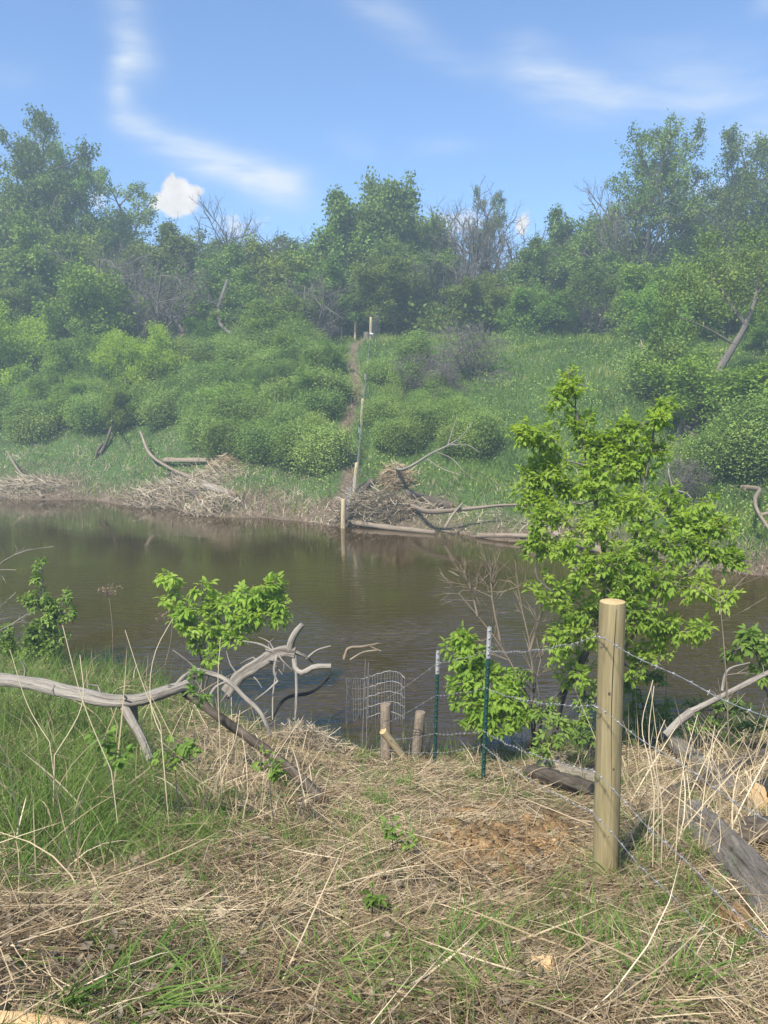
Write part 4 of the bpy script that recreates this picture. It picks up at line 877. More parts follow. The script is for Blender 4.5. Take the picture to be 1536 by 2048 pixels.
# bare grey sapling behind the steel posts
def bare_px(name, base, paths, lab, mat='bark_grey', r=.012, tw=14):
    o = np.array(base); root = empty(name, o, lab, 'sapling'); m = MB()
    for P in paths:
        P = smooth_path(np.array(P) - o, 12); tube(m, P, np.linspace(r, r * .35, 12), 5, caps=False)
        for _ in range(tw):
            i = rng.integers(4, 11); d_ = unit(unit(P[i + 1] - P[i]) + rng.normal(size=3) * .6); ln = .08 + .22 * rng.random(); q = P[i] + d_ * ln
            sticks(m, P[i][None], q[None], .004, .0025)
            for _ in range(2): sticks(m, (P[i] + d_ * ln * rng.uniform(.4, .9))[None], (q + rng.normal(size=3) * .05 + d_ * .06)[None], .003, .002)
    m.build('stem', MT[mat], root)
b_ = pg(1065, 1490)
bare_px('bare_sapling', b_, [[b_, W(1068, 1400, 7.7), W(1060, 1290, 7.7), W(1040, 1200, 7.7), W(1030, 1120, 7.7)], [b_, W(1050, 1380, 7.7), W(1000, 1290, 7.7), W(950, 1225, 7.7), W(880, 1145, 7.7)], [W(1060, 1300, 7.7), W(1080, 1230, 7.7), W(1100, 1150, 7.7)], [W(1000, 1280, 7.7), W(985, 1200, 7.7), W(980, 1120, 7.7)], [W(955, 1232, 7.7), W(945, 1190, 7.7), W(930, 1150, 7.7)], [b_, W(1075, 1350, 7.6), W(1090, 1280, 7.6)]], 'leafless grey sapling with forked twigs behind the green steel posts', 'drift_tan', .015, 22)
b_ = pg(1460, 1560)
bare_px('dead_weed', b_, [[b_, W(1455, 1420, b_[1]), W(1448, 1290, b_[1]), W(1436, 1170, b_[1])]], 'tall single dead stem standing against the brown water near the picture edge', 'drift_tan', .008, 7)
b_ = W(-60, 1290, 11)
bare_px('dead_branch', b_, [[b_, W(-10, 1135, 11), W(40, 1105, 11), W(108, 1093, 11)], [b_, W(-5, 1140, 11), W(32, 1140, 11)], [b_, W(0, 1215, 11), W(32, 1185, 11)], [b_, W(20, 1250, 11), W(60, 1225, 11)]], 'dead twig branch reaching in from the picture edge over the water', 'drift', .016, 5)
# washed-up straw heap by the near water
def straw_heap(name, c, rx, ry, h, n, lab, ln=.35, mat='straw_grey', w=.006, flow=None, cat='debris'):
    root = empty(name, c, lab, cat); g = MB(); a = rng.random(n) * 2 * pi; q = np.sqrt(rng.random(n))
    x = np.cos(a) * q * rx; y = np.sin(a) * q * ry; hz_ = h * (1 - q**2) * (.5 + .5 * rng.random(n))
    gzs = ground(c[0] + x, c[1] + y) - c[2]; base = np.stack([x, y, np.maximum(gzs, -c[2]) + hz_], 1)
    fa = (rng.random(n) * 2 * pi) if flow is None else flow + rng.normal(size=n) * .5
    d0 = unit(np.stack([np.cos(fa), np.sin(fa), rng.normal(size=n) * .45], 1)); l_ = ln * (.4 + rng.random(n)); base = base - d0 * (l_ * .5)[:, None]
    blades(g, base, d0, l_, w * (.7 + .6 * rng.random(n)), rng.normal(size=(n, 3)) * .15 + [0, 0, -.18], 3, np.clip(.5 + .3 * (hz_ / max(h, .01) - .5) + rng.normal(size=n) * .2, 0, 1), taper=5)
    g.build('straw', MT[mat], root); return root
straw_heap('straw_heap', pg(615, 1500), .42, .3, .32, 900, 'brown heap of washed-up straw below the pale driftwood', .3)
straw_heap('turf_clod', pg(690, 1510), .3, .2, .12, 400, 'dark turned-over turf clod on the brink above the short posts', .12, 'straw', .008)

# rotten orange wood: crumbled chunks
def chunk(c, sx, sy, sz, name, lab, mat='rotten', group=None, cat='wood chunk', rz=None, sub=10):
    m = MB(); u, v = np.meshgrid(np.linspace(0, 2 * pi, sub + 1)[:-1], np.linspace(0, pi, sub)); u = u.ravel(); v = v.ravel()
    d = np.stack([np.cos(u) * np.sin(v), np.sin(u) * np.sin(v), np.cos(v)], 1); rr = (.75 + .55 * fbm(d[:, 0] * 2.3 + c[0] * 9, d[:, 1] * 2.3 + d[:, 2] * 3.1 + c[1] * 7, 120) + rng.normal(size=len(d)) * .13)
    d = np.sign(d) * np.abs(d)**.7; V = d * rr[:, None] * [sx, sy, sz]
    i = np.arange(sub - 1)[:, None] * sub; j = np.arange(sub)[None]; Q = np.stack([i + j, i + sub + j, i + sub + (j + 1) % sub, i + (j + 1) % sub], -1).reshape(-1, 4)
    m.add(V, quads=Q, wuv=V * [1, 2.2, 2.2] + rng.random(3) * 9); ob = m.build(name, MT[mat]); ob.location = tuple(c); ob.rotation_euler = (rng.normal() * .25, rng.normal() * .25, rng.random() * 6 if rz is None else rz)
    return tag(ob, lab, cat, group)
CH = 'crumbled orange rotten wood pieces'
for k in range(130):
    a = rng.normal(size=2) * [72, 38]; px, py = 1010 + a[0], 1690 + a[1]; c = pg(px, py); lift = .05 * math.exp(-(a[0]**2 / 2000 + a[1]**2 / 900))
    s_ = .016 + .060 * rng.random()**1.9; c[2] += lift * rng.random() + s_ * .3
    chunk(c, s_ * (1 + rng.random()), s_, s_ * .7, 'rotten_wood', 'crumbly orange piece of rotten wood in the heap beside the big post', group=CH)
for px, py, sx, sy, sz, lab, mat in [(935, 1630, .17, .06, .04, 'flat reddish slab of rotten bark above the orange heap', 'rotten'), (1120, 1740, .12, .07, .05, 'crumbled pale orange wood lump leaning against the big post', 'rotten'), (1015, 1678, .07, .06, .06, 'largest upright lump of orange rotten wood, crowning the heap', 'rotten'),
                                     (1085, 1960, .045, .04, .055, 'small upright brown wood chunk in the front grass', 'sawn'), (1075, 2000, .075, .022, .02, 'pale split stick lying beside the small upright chunk', 'sawn'), (1270, 1745, .10, .03, .02, 'pale splintered wood sliver behind the big post', 'drift_tan'), (1345, 1925, .07, .06, .04, 'grey-brown rotten lump in the straw beneath the wire', 'log_brown'), (1490, 1875, .12, .10, .06, 'brown earthy clod of rotten wood at the picture edge', 'rotten')]:
    c = pg(px, py); c[2] += sz * .5; chunk(c, sx, sy, sz, 'wood_chunk', lab, mat, rz=rng.normal() * .4, sub=12)
# wood chips as loose litter
g = MB(); n = 2600; x = chips[0] + rng.normal(size=n) * .30; y = chips[1] + rng.normal(size=n) * .26 - .05; a = rng.random(n) * 7
base = np.stack([x, y, ground(x, y) + .02 + .03 * rng.random(n)], 1); blades(g, base, unit(np.stack([np.cos(a), np.sin(a), rng.normal(size=n) * .25], 1)), .015 + .04 * rng.random(n), .006 + .010 * rng.random(n), rng.normal(size=(n, 3)) * .1, 1, .5, taper=8)
for arr in g.U: arr += np.repeat(rng.random((n, 3)) * 30, 4, 0)
tag(g.build('wood_chips', MT['rotten']), 'orange wood chips scattered round the rotten heap', 'wood chips', kind='stuff')
# sawn plank end in the near corner
c = pg(60, 2065); m = MB(); P = np.array([pg(-60, 2040), pg(60, 2046), pg(190, 2062)]); P[:, 2] += .02; P[:, 1] -= .05; o = P[0].copy()
limb(m, P - o, .05, .045, 12, 12, .14, 0); root = empty('sawn_log', o, 'freshly cut pale yellow log showing at the bottom corner', 'log'); m.build('log', MT['sawn'], root)

# ------------------------------------------------------------------ near fence
def post(name, base, top, r, lab, mat='post', cut='cut', seg=24, group=None):
    o = np.array(base, float); root = empty(name, o, lab, 'fence post', group); P = np.array([[0, 0, -.25], list((np.array(top) - o) * .0), *[list((np.array(top) - o) * f) for f in (.2, .4, .6, .8, .985, 1)]])
    R_ = np.array([r, r, r * .995, r * .99, r * .985, r * .98, r * .975, r * .93]); m = MB(); tube(m, P, R_, seg, rough=.018, caps=True, cap_mi=1, phase=3.0)
    m.build('shaft', [MT[mat], MT[cut]], root, smooth=False); return root
bt = W(1225, 1203, big_post[1]); bt[1] = big_post[1]
bp = post('wooden_post', big_post, bt, .0605, 'thick round wooden fence post with sawn top, the tallest and closest', seg=32)
# drying crack of the post and staples
m = MB(); ax = (bt - big_post)
dirv = unit(np.array([-big_post[0] * .0 - .05, -1, 0])); pts_ = [ax * f + dirv * .0595 + [(.006 * math.sin(f * 7)), 0, 0] for f in np.linspace(.30, .985, 14)]
tube(m, pts_, np.r_[.0004, np.full(12, .0024), .0016], 4, caps=False); m.build('crack', MT['char'], bp)
for f, da in ((.44, .10), (.70, -.35), (.20, -.15)):
    m = MB(); kd = unit(np.array([da, -1, 0])); kc = ax * f + kd * .0585; t = np.linspace(0, 2 * pi, 13)[:-1]; sd_ = unit(np.cross(kd, [0, 0, 1.0]))
    V = np.vstack([[kc + kd * .0035], [kc + sd_ * .0075 * cos(a) + np.array([0, 0, .011 * math.sin(a)]) + kd * .001 for a in t]]); m.add(V, tris=[(0, 1 + k, 1 + (k + 1) % 12) for k in range(12)], wuv=V * 3); m.build('knot', MT['log_brown'], bp)
def staple(root, o, at):
    m = MB(); t = np.linspace(0, pi, 8); P = np.array([[-.012 * cos(a), -.012 * sin(a), .004 * cos(a)] for a in t]) + at - o
    tube(m, P, .0022, 5); m.build('staple', MT['galv'], root)
def tpost(base, top, lab):
    o = np.array(base); ax = np.array(top) - o; Ln = np.linalg.norm(ax); root = empty('steel_post', o, lab, 'fence post', 'green steel posts of the near fence')
    sec = np.array([(-.019, -.004), (.019, -.004), (.019, .002), (.0025, .002), (.0025, .034), (-.0025, .034), (-.0025, .002), (-.019, .002)])
    def ext(m, f0, f1, s):
        V = np.concatenate([np.c_[sec * s, np.zeros(8)] + ax * f for f in (f0, f1)]); i = np.arange(8); Q = np.stack([i, (i + 1) % 8, (i + 1) % 8 + 8, i + 8], 1)
        m.add(V, quads=Q); m.add(V[8:], quads=[(0, 1, 2, 7), (3, 4, 5, 6), (2, 3, 6, 7)])
    m = MB(); ext(m, -.15 / Ln, .80, 1.0)
    for f in np.arange(.04, .79, .05):
        c = ax * f + [0, -.006, 0]; m.add(np.array([[x, y, z] for x in (-.007, .007) for y in (-.006, .004) for z in (-.009, .009)]) + c, quads=[(0, 1, 3, 2), (4, 6, 7, 5), (0, 4, 5, 1), (2, 3, 7, 6), (0, 2, 6, 4), (1, 5, 7, 3)])
    m.build('shaft', MT['green_paint'], root); m = MB(); ext(m, .80, 1.0, 1.04)
    for f in np.arange(.83, 1.0, .05):
        c = ax * f + [0, -.006, 0]; m.add(np.array([[x, y, z] for x in (-.007, .007) for y in (-.006, .004) for z in (-.009, .009)]) + c, quads=[(0, 1, 3, 2), (4, 6, 7, 5), (0, 4, 5, 1), (2, 3, 7, 6), (0, 2, 6, 4), (1, 5, 7, 3)])
    m.build('painted_tip', MT['white_paint'], root); return root
t1b = pg(966, 1562); t1t = W(979, 1254, t1b[1]); tpost(t1b, t1t, 'green steel fence post with white tip, beside the big wooden post, the taller one')
t2b = pg(869, 1532); t2t = W(876, 1301, t2b[1]); tpost(t2b, t2t, 'green steel fence post with white tip, lower and nearer the water than its twin')
s1b = pg(772, 1520); s1t = W(771, 1408, s1b[1]); s2b = pg(832, 1518); s2t = W(841, 1424, s2b[1])
post('short_post', s1b, s1t, .060, 'short round wooden post with a slanting brace at the water edge', mat='drift_tan', cut='drift_tan', group='short posts at the water edge')
post('short_post', s2b, s2t, .060, 'short tilted wooden post wound with wire, beside the braced one', mat='drift_tan', cut='drift_tan', group='short posts at the water edge')
m = MB(); A = W(766, 1462, s1b[1] - .08); B = pg(812, 1520); B = B + [0, -.03, .0]; limb(m, np.array([A, (A + B) / 2, B]) - A, .042, .042, 6, 10, .05, 1)
root = empty('wooden_brace', A, 'pale slanting wooden brace leaning on the short post', 'brace'); m.build('shaft', [MT['post_far'], MT['cut']], root)
# wire wound round the tilted short post
m = MB(); ax = s2t - s2b
for f in (.55, .60, .66):
    t = np.linspace(0, 2 * pi, 20); tube(m, [ax * f + [.065 * cos(a), .065 * sin(a), .012 * math.sin(a * 2 + f * 9)] for a in t], .0035, 5, caps=False)
root = empty('wire_wrap', s2b, 'dark wire wound round the tilted short post', 'wire'); m.build('strand', MT['rust'], root)

def barbed(P, lab, sag=.02, name='barbed_wire', spacing=.115, r=.0012, group='barbed wire strands of the near fence'):
    P = np.array(P, float); o = P[0].copy(); pts_ = []
    for a, b in zip(P[:-1], P[1:]):
        n = max(4, int(np.linalg.norm(b - a) / .018)); t = np.linspace(0, 1, n, endpoint=False)[:, None]; q = a + (b - a) * t; q[:, 2] -= 4 * sag * np.linalg.norm(b - a) * (t * (1 - t)).ravel(); pts_.append(q)
    pts_ = np.concatenate(pts_ + [P[-1:]]); pts_ = pts_ + .004 * np.stack([np.sin(np.arange(len(pts_)) * .21), 0 * pts_[:, 0], np.cos(np.arange(len(pts_)) * .17)], 1) - o
    m = MB(); T = unit(np.gradient(pts_, axis=0)); sN = unit(np.cross(T, [0, 0, 1.0])); uN = np.cross(sN, T); ph = np.arange(len(pts_)) * 1.05
    for s_ in (0, pi): tube(m, pts_ + (sN * np.cos(ph + s_)[:, None] + uN * np.sin(ph + s_)[:, None]) * r * 1.1, r, 4, caps=False)
    step = int(spacing / .018); A = []; B = []
    for i in range(3, len(pts_) - 2, step):
        for d_ in (sN[i] + uN[i] * .6, -sN[i] * .5 + uN[i], sN[i] * .3 - uN[i], -sN[i] - uN[i] * .4): A.append(pts_[i]); B.append(pts_[i] + unit(d_ + rng.normal(size=3) * .25) * .012)
        t = np.linspace(0, 4 * pi, 10); tube(m, [pts_[i] + T[i] * (k - 4.5) * .0014 + (sN[i] * cos(a) + uN[i] * sin(a)) * .0038 for k, a in enumerate(t)], .0014, 4, caps=False)
    sticks(m, np.array(A), np.array(B), .0015, .0008); root = empty(name, o, lab, 'barbed wire', group); m.build('strand', MT['galv'], root)
Yp = big_post[1] - .062; Y1 = t1b[1] - .012; Y2 = t2b[1] - .012
hp = [W(1200, 1273, Yp), W(1194, 1413, Yp), W(1190, 1542, Yp + .0), W(1186, 1625, Yp)]
h1 = [W(977, 1301, Y1), W(971, 1376, Y1), W(967, 1462, Y1), W(965, 1490, Y1)]
h2 = [W(875, 1326, Y2), W(872, 1391, Y2), W(869, 1468, Y2), W(868, 1506, Y2)]
e_ = [W(770, 1400, s1b[1] - .07), W(770, 1448, s1b[1] - .07), W(772, 1480, s1b[1] - .07), W(773, 1500, s1b[1] - .07)]
near_end = [W(1600, 1462, 2.15), W(1600, 1680, 2.15), W(1570, 1910, 2.1), W(1560, 2010, 2.0)]
labs = ['topmost barbed wire strand, tied to the big post nearest its sawn top', 'second barbed wire strand below the sawn top, caught by a white hook', 'third barbed wire strand, crossing the big post at mid height', 'lowest barbed wire strand, near the orange rotten wood']
for k in range(4): barbed([e_[k], h2[k], h1[k], hp[k], near_end[k]], labs[k], .012)
for k in range(3): staple(bp, big_post, hp[k] + [0, -.004, 0])
# woven mesh between the short posts and the steel post
def mesh_fence(name, cols, top, bot, nrow, lab, r=.002, mat='wire_dull', wob=.01, cat='wire fence'):
    o = np.array(bot[0], float); m = MB(); top = np.array(top); bot = np.array(bot); n = len(top)
    tt = np.linspace(0, n - 1, cols); f = lambda A, t: A[min(int(t), n - 2)] + (A[min(int(t), n - 2) + 1] - A[min(int(t), n - 2)]) * (t - min(int(t), n - 2))
    G = np.array([[f(bot, t) * (1 - s_) + f(top, t) * s_ for s_ in np.linspace(0, 1, nrow)] for t in tt]) + rng.normal(size=(cols, nrow, 3)) * wob - o
    for c in range(cols): tube(m, G[c], r, 4, caps=False)
    for k in range(nrow): tube(m, G[:, k], r, 4, caps=False)
    root = empty(name, o, lab, cat); m.build('mesh', MT[mat], root); return root
mesh_fence('woven_fence', 11, [W(762, 1425, s1b[1] - .09), W(838, 1437, s2b[1] - .09), W(872, 1440, Y2 - .02)], [W(762, 1515, s1b[1] - .09), W(832, 1518, s2b[1] - .09), W(868, 1522, Y2 - .02)], 7, 'square wire mesh stretched between the short posts and the lower steel post')
# bent wire cage panel and steel rods standing in the water
m = MB(); c = W(755, 1395, 9.6); c[2] = 0; o = c.copy(); G = []
for a in np.linspace(-1.25, 1.0, 24): G.append([[.42 * math.sin(a), .34 * (cos(a) - .6), z + .05 * math.sin(a * 3)] for z in np.linspace(-.1, .60, 6)])
G = np.array(G) + rng.normal(size=(24, 6, 3)) * .006
for k in range(24): tube(m, G[k], .0035, 4, caps=False)
for k in range(6): tube(m, G[:, k], .0035, 4, caps=False)
root = empty('wire_cage', o, 'curved panel of wire mesh standing in the shallow water', 'wire cage'); m.build('mesh', MT['galv'], root)
for a_, b_, lab in ((W(731, 1318, 9.3), W(724, 1500, 8.4), 'thin dark steel rod in front of the wire cage, the straighter one'), (W(737, 1325, 9.3), W(732, 1495, 8.5), 'thin dark steel rod in front of the wire cage, leaning beside its twin')):
    m = MB(); b_[2] = min(b_[2], gz(b_[0], b_[1])); tube(m, np.array([b_, (a_ + b_) / 2, a_]) - b_, .007, 6); root = empty('steel_rod', b_, lab, 'rod', 'steel rods in the water'); m.build('shaft', MT['rust'], root)

# ------------------------------------------------------------------ far fence
FP = []
for px, py, pt, pxt, r, lab in [(686, 1056, 998, 687, .085, 'yellowish wooden post standing in the far water edge'), (705, 1012, 925, 714, .075, 'wooden post on the far bank just above the one in the water'), (723, 850, 797, 726, .075, 'wooden post halfway up the earth path'), (741, 678, 634, 742, .085, 'wooden post at the top of the earth path beside the white rag'), (710, 682, 641, 711, .075, 'slimmer wooden post at the path top, left alone from the fence'), (683, 672, 653, 683, .06, 'small far wooden post at the wood edge'), (735, 748, 722, 736, .07, 'short wooden post near the top of the path')]:
    b_ = pg(px, py)
    if py > 1040: b_[2] = -.1
    t_ = W(pxt, pt, b_[1]); post('far_post', b_, t_, r, lab, 'post_far', 'cut', 10, 'wooden posts of the far fence'); FP.append((b_, t_))
ft = [W(690, 1000, FP[0][0][1] - .15), W(713, 935, FP[1][0][1] - .15), W(720, 870, 31.5), W(725, 800, FP[2][0][1] - .1), W(736, 724, FP[6][0][1] - .1), W(741, 640, FP[3][0][1] - .1)]
fb = [np.array([p_[0] - .05, p_[1], max(gz(p_[0], p_[1]), 0) + .05]) for p_ in ft]
fb[0] = W(684, 1050, FP[0][0][1] - .15)
mesh_fence('far_wire_fence', 60, ft, fb, 7, 'wire mesh fence climbing the far bank beside the earth path', .004, 'galv', .01)
for px, py, pt, pxt, lab in [(729, 800, 748, 730, 'slim green steel post with white tip midway up the far fence'), (715, 910, 855, 718, 'slim dark steel post low on the far fence')]:
    b_ = pg(px, py); t_ = W(pxt, pt, b_[1]); tpost(b_, t_, lab)['group'] = 'steel posts of the far fence'
m = MB(); a_ = W(660, 1075, 26.0); a_[2] = .0; tops = W(700, 960, 28.4); o = a_.copy()
for k in range(6):
    b_ = a_ + [.12 * k, .05 * k, 0]; b_[2] = 0.0; t_ = W(694 + k * 2.5, 975, 27.6); tube(m, smooth_path([b_ - o, (b_ + t_) / 2 - o + [0, 0, -.06], t_ - o], 8), .006, 4, caps=False)
root = empty('fence_guy_wires', o, 'fan of loose fence wires running down into the far water', 'wire'); m.build('strand', MT['galv'], root)
c = W(743, 668, FP[3][0][1] - .12); ob = chunk(c, .16, .06, .07, 'white_rag', 'white rag tied to the wooden post at the top of the path', 'cloth_white', cat='rag')
p = pg(733, 682); m = MB(); limb(m, [np.zeros(3), np.array([.02, 0, .35]), np.array([.05, 0, .5])], .22, .18, 8, 12, .2, 1); root = empty('tree_stump', p, 'grey cut tree stump at the top of the earth path', 'stump'); m.build('stump_wood', [MT['bark'], MT['cut']], root)
b_ = pg(752, 684); mesh_fence('mesh_roll', 9, [b_ + [-.18, 0, 1.5], b_ + [.0, -.15, 1.5], b_ + [.2, 0, 1.5]], [b_ + [-.18, 0, 0], b_ + [.0, -.15, 0], b_ + [.2, 0, 0]], 10, 'upright roll of dark wire mesh beside the top post', .007, 'wire_dull', .01, 'wire roll')

# ------------------------------------------------------------------ dead wood on the far bank
def far_wood(name, P, r0, r1, br, lab, mat='drift_tan', cat='log'):
    return wood_thing(name, (P, r0, r1), br, lab, cat, mat, seg=8)
def G3(px, py, up=0.0):
    p = pg(px, py); p[2] = max(p[2], 0) + up; return p
far_wood('drift_log', [G3(282, 905, 1.0), G3(305, 935, .5), G3(340, 950, .3), G3(400, 975, .3), G3(470, 1000, .2)], .05, .10, [], 'long grey drift log slanting down through the pile, with a raised tip', 'drift_tan')
far_wood('drift_log', [G3(330, 932, .25), G3(415, 932, .25)], .13, .12, [], 'pale peeled drift log lying level on top of the debris pile', 'drift_tan')
far_wood('drift_log', [G3(340, 955, .1), G3(365, 975, .15), G3(400, 1005, .15)], .14, .12, [], 'dark hollow drift log beneath the slanting one', 'log_brown')
far_wood('drift_log', [G3(395, 975, .1), G3(440, 990, .15), G3(485, 1008, .05)], .13, .10, [], 'grey drift log at the lower side of the debris pile', 'log_grey')
p = pg(375, 985); straw_heap('debris_pile', p, 2.6, 1.6, .5, 1500, 'pale pile of washed-up straw and twigs on the far shore, left of the fence', .9, 'straw_grey', .022, -.6)
p = pg(425, 1015); straw_heap('debris_pile', p, 1.3, .8, .5, 700, 'fan of grey washed-up roots hanging to the water below the drift logs', .9, 'straw_grey', .022, -1.2)
p = pg(440, 940); straw_heap('root_ball', p, .8, .6, .6, 500, 'brown upturned root ball beside the peeled drift log', .6, 'straw', .02)
p = pg(752, 1028); straw_heap('debris_pile', p, 1.35, .8, .85, 1500, 'tall straw-covered debris mound beside the post in the far water', 1.1, 'straw_grey', .022, .9)
p = pg(792, 975); straw_heap('debris_tuft', p, .6, .5, .95, 800, 'straw tuft wrapped round the root of the leaning dead trunk', .8, 'straw', .02)
p = pg(810, 1020); straw_heap('debris_pile', p, 1.6, .9, .3, 700, 'low straw litter under the bare shore limbs', .8, 'straw_grey', .02)
far_wood('leaning_snag', [G3(790, 965, .5), W(830, 928, 26.5), W(870, 903, 27), W(915, 885, 27.5)], .075, .025, [([W(870, 903, 27), W(900, 915, 27), W(930, 945, 26.5)], .02, .008), ([W(885, 897, 27), W(925, 870, 27.6), W(945, 845, 27.8)], .02, .008), ([W(900, 890, 27.3), W(935, 890, 27.3), W(960, 905, 27)], .02, .008), ([W(850, 915, 26.8), W(880, 935, 26.5), W(920, 950, 26)], .02, .008), ([W(895, 893, 27.3), W(905, 860, 27.5), W(915, 830, 27.7)], .02, .008)], 'pale leaning dead trunk rising from the straw tuft on the far bank', 'drift', 'dead tree')
far_wood('shore_limb', [G3(825, 1030, .3), W(870, 1023, 24.6), W(940, 1017, 24.2), W(1010, 1010, 24), W(1080, 1010, 23.6)], .09, .03, [([W(890, 1055, 24), W(905, 1030, 24.1), W(925, 1006, 24.2)], .05, .035)], 'long pale dead limb stretched level over the far shore', 'drift_tan', 'branch')
far_wood('shore_log', [G3(815, 995, .15), G3(860, 1008, .15), G3(905, 1020, .15)], .17, .12, [], 'thick brown log on the far bank behind the level limb', 'log_brown')
far_wood('shore_log', [G3(700, 1040, .15), G3(722, 1010, .5), G3(745, 990, .5)], .17, .12, [], 'leaning log propping the debris mound beside the water post', 'log_brown')
far_wood('shore_log', [G3(705, 1050, .08), G3(760, 1058, .08), G3(870, 1068, .05)], .09, .06, [], 'long thin log floating at the far water edge below the mound', 'drift_tan')
far_wood('shore_log', [G3(955, 1075, .05), G3(1040, 1078, .1), G3(1110, 1085, .1)], .08, .07, [], 'pale log at the far water edge leading behind the bright tree', 'drift_tan')
far_wood('shore_log', [G3(1090, 1070, .15), G3(1150, 1092, .12), G3(1205, 1108, .1)], .11, .10, [], 'pale log lying across the far shore behind the bright tree', 'drift_tan')
far_wood('shore_log', [G3(1065, 1035, .15), G3(1090, 1060, .15), G3(1110, 1080, .1)], .08, .06, [], 'short broken log slanting above the far water edge', 'drift_tan')
far_wood('bent_limb', [G3(1482, 995, .3), G3(1505, 1010, .5), W(1522, 1035, 20), W(1550, 1075, 19.5)], .07, .06, [([W(1520, 1030, 20), W(1545, 1025, 20), W(1570, 1030, 20)], .05, .03)], 'pale bent dead limb on the far bank near the picture edge', 'drift_tan', 'branch')
p = pg(55, 975); straw_heap('debris_pile', p, 2.0, .9, .4, 900, 'straw debris and twigs on the far shore at the picture edge', 1.0, 'straw_grey', .022, -.3)
far_wood('drift_branch', [G3(85, 998, .1), G3(40, 960, .4), G3(15, 930, .7)], .06, .03, [], 'thin bleached branch in the debris at the picture edge', 'drift_tan', 'branch')
far_wood('dark_root', [G3(200, 912, .1), G3(212, 895, .25), G3(224, 872, .5), W(222, 842, 37)], .10, .03, [([G3(205, 900, .3), G3(195, 910, .2), G3(190, 920, 0)], .08, .05)], 'dark upturned root standing in the shore grass', 'log_brown', 'root')
far_wood('broken_stump', [G3(365, 706, -.1), W(366, 690, pg(365, 706)[1]), W(367, 668, pg(365, 706)[1])], .26, .20, [([W(362, 672, pg(365, 706)[1]), W(361, 664, pg(365, 706)[1])], .08, .02), ([W(371, 672, pg(365, 706)[1]), W(372, 662, pg(365, 706)[1])], .09, .02)], 'pale splintered broken stump on the far slope', 'sawn', 'stump')
yb = pg(365, 706)[1]
far_wood('bent_snag', [W(368, 668, yb), W(350, 640, yb), W(325, 615, yb + .5), W(300, 585, yb + 1)], .16, .07, [([W(345, 634, yb), W(320, 630, yb), W(285, 635, yb)], .05, .02), ([W(325, 615, yb + .5), W(310, 570, yb + .5), W(320, 520, yb)], .06, .02), ([W(335, 625, yb), W(350, 590, yb), W(370, 560, yb)], .05, .02)], 'broken dead trunk bent over from the splintered stump', 'bark_grey', 'dead tree')
far_wood('curved_snag', [G3(480, 682, .1), W(462, 668, 47), W(442, 650, 47.5), W(436, 625, 48), W(443, 595, 48), W(455, 560, 48.5)], .13, .08, [], 'curved pale trunk at the wood edge bending up from the grass', 'bark_grey', 'tree trunk')
far_wood('fallen_branch', [G3(365, 688, .1), G3(390, 690, .25), G3(415, 692, .1)], .07, .04, [], 'thin fallen branch in the grass beside the splintered stump', 'drift_tan', 'branch')
far_wood('pale_snag', [G3(165, 745, 0), W(160, 715, pg(165, 745)[1]), W(155, 685, pg(165, 745)[1]), W(165, 670, pg(165, 745)[1])], .16, .10, [([W(157, 695, pg(165, 745)[1]), W(172, 670, pg(165, 745)[1]), W(187, 650, pg(165, 745)[1])], .06, .02)], 'pale twisted snag among the yellow-green saplings', 'drift', 'snag')
far_wood('fallen_log', [G3(1278, 708, .3), G3(1310, 722, .3), G3(1350, 742, .15)], .12, .14, [([G3(1285, 708, .3), G3(1278, 700, .7)], .05, .02), ([G3(1318, 722, .3), G3(1335, 714, .7)], .05, .02)], 'grey broken log lying in the green meadow', 'drift_tan')
yb = pg(1395, 880)[1]
lt = far_wood('leaning_tree', [G3(1385, 880, -.1), W(1395, 830, yb), W(1420, 770, yb + 1), W(1455, 710, yb + 2), W(1490, 650, yb + 3), W(1512, 590, yb + 4), W(1520, 520, yb + 4.5)], .19, .05, [([W(1490, 650, yb + 3), W(1450, 590, yb + 3), W(1420, 540, yb + 3)], .09, .03), ([W(1400, 815, yb), W(1375, 780, yb + .4), W(1340, 760, yb + 1)], .07, .03), ([W(1470, 690, yb + 2.3), W(1400, 650, yb + 2), W(1345, 630, yb + 2)], .06, .02), ([W(1512, 590, yb + 4), W(1540, 560, yb + 4), W(1570, 540, yb + 4)], .07, .03)], 'thick grey trunk leaning steeply across the meadow edge, its crown hanging over the picture edge', 'bark', 'tree')
g = MB()
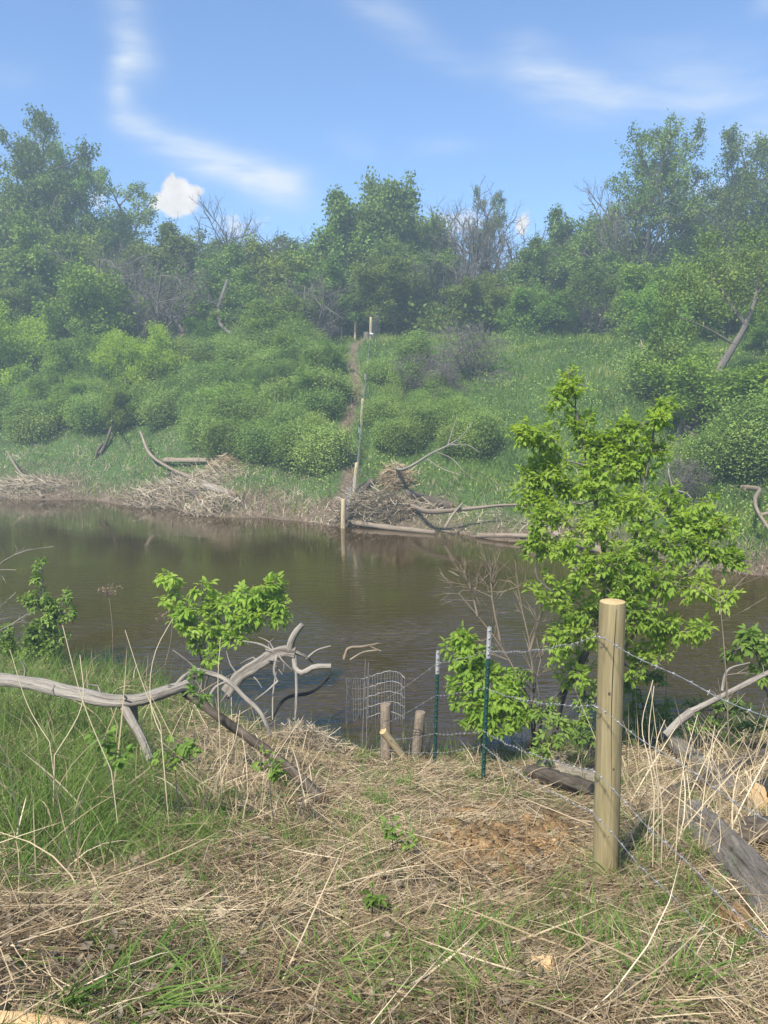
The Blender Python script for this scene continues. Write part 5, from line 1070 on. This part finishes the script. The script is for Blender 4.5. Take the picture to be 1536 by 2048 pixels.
for px, py, dY, rr in [(1340, 600, 2, .5), (1330, 640, 2, .45), (1370, 560, 2.5, .5), (1400, 590, 2.5, .6), (1420, 530, 3, .6), (1460, 560, 3, .6), (1500, 520, 4, .7), (1540, 560, 4, .7), (1530, 620, 4, .5), (1560, 680, 4, .6), (1380, 660, 2, .4), (1350, 700, 1.5, .45), (1340, 750, 1, .45), (1390, 730, 1, .4), (1440, 620, 2.5, .4), (1480, 590, 3, .5), (1420, 480, 3.5, .5), (1500, 470, 4.5, .6), (1550, 500, 4.5, .7), (1310, 680, 1.5, .3)]:
    m_ = int(1100 * rr * rr + 150); c = W(px, py, yb + dY) + rng.normal(size=(m_, 3)) * rr * .55 - np.array(lt.location); sub = np.round(c * 3.0); leaf_cards(g, c + rng.normal(size=(m_, 3)) * .03, unit(rng.normal(size=(m_, 3)) + [0, 0, -.3]), unit(rng.normal(size=(m_, 3)) * .7 + [0, -.2, .8]), .12, .075, np.clip(.5 + fbm(c[:, 0] * 1.6 + 30, c[:, 2] * 1.6 + 30 + c[:, 1], 130) * 1.2 + rng.normal(size=m_) * .12, 0, 1))
g.build('crown', MT['leaf_far'], lt)
far_wood('dead_pole', [G3(1352, 900, 0), W(1360, 862, yb - .3), W(1374, 822, yb - .2)], .13, .11, [], 'upright broken pole beside the leaning trunk, the pale one', 'drift_tan', 'pole')
far_wood('dead_pole', [W(1370, 856, yb - .4), W(1400, 885, yb - .7), G3(1440, 915, .1)], .10, .12, [], 'fallen pole sloping down from the leaning trunk', 'drift_tan', 'pole')
far_wood('fallen_branch', [G3(790, 788, .4), W(845, 745, pg(790, 788)[1] + 1), W(900, 742, pg(790, 788)[1] + 1.4)], .06, .03, [], 'pale fallen branch caught in the thin bare shrub', 'drift', 'branch')
far_wood('fallen_branch', [G3(820, 790, .3), G3(860, 775, .5), G3(900, 755, .7)], .08, .04, [], 'long grey branch fallen beneath the largest bare shrub', 'drift', 'branch')
b_ = pg(1370, 1000); root = None
far_wood('fallen_branch', [G3(1335, 965, .6), W(1350, 990, 20.5), W(1360, 1020, 20)], .03, .02, [([W(1345, 980, 20.6), W(1370, 985, 20.4), W(1385, 1000, 20)], .02, .01)], 'thin white forked branch hanging over the far bank', 'drift', 'branch')

# ------------------------------------------------------------------ haze in the air
m = MB(); lo = (-230, -60, -2.7); hi = (230, 275, 30)
V = [(x, y, z) for x in (lo[0], hi[0]) for y in (lo[1], hi[1]) for z in (lo[2], hi[2])]
m.add(V, quads=[(0, 1, 3, 2), (4, 6, 7, 5), (0, 4, 5, 1), (2, 3, 7, 6), (0, 2, 6, 4), (1, 5, 7, 3)])
hm, t, out = new_mat('haze'); pv = nd(t, 'ShaderNodeVolumePrincipled'); pv.inputs['Color'].default_value = (.72, .92, 1.0, 1); pv.inputs['Density'].default_value = .0034; pv.inputs['Anisotropy'].default_value = .1
t.links.new(pv.outputs[0], out.inputs['Volume'])
ho = m.build('haze', hm); tag(ho, 'thin bluish haze in the air over the far bank', 'haze', kind='stuff')
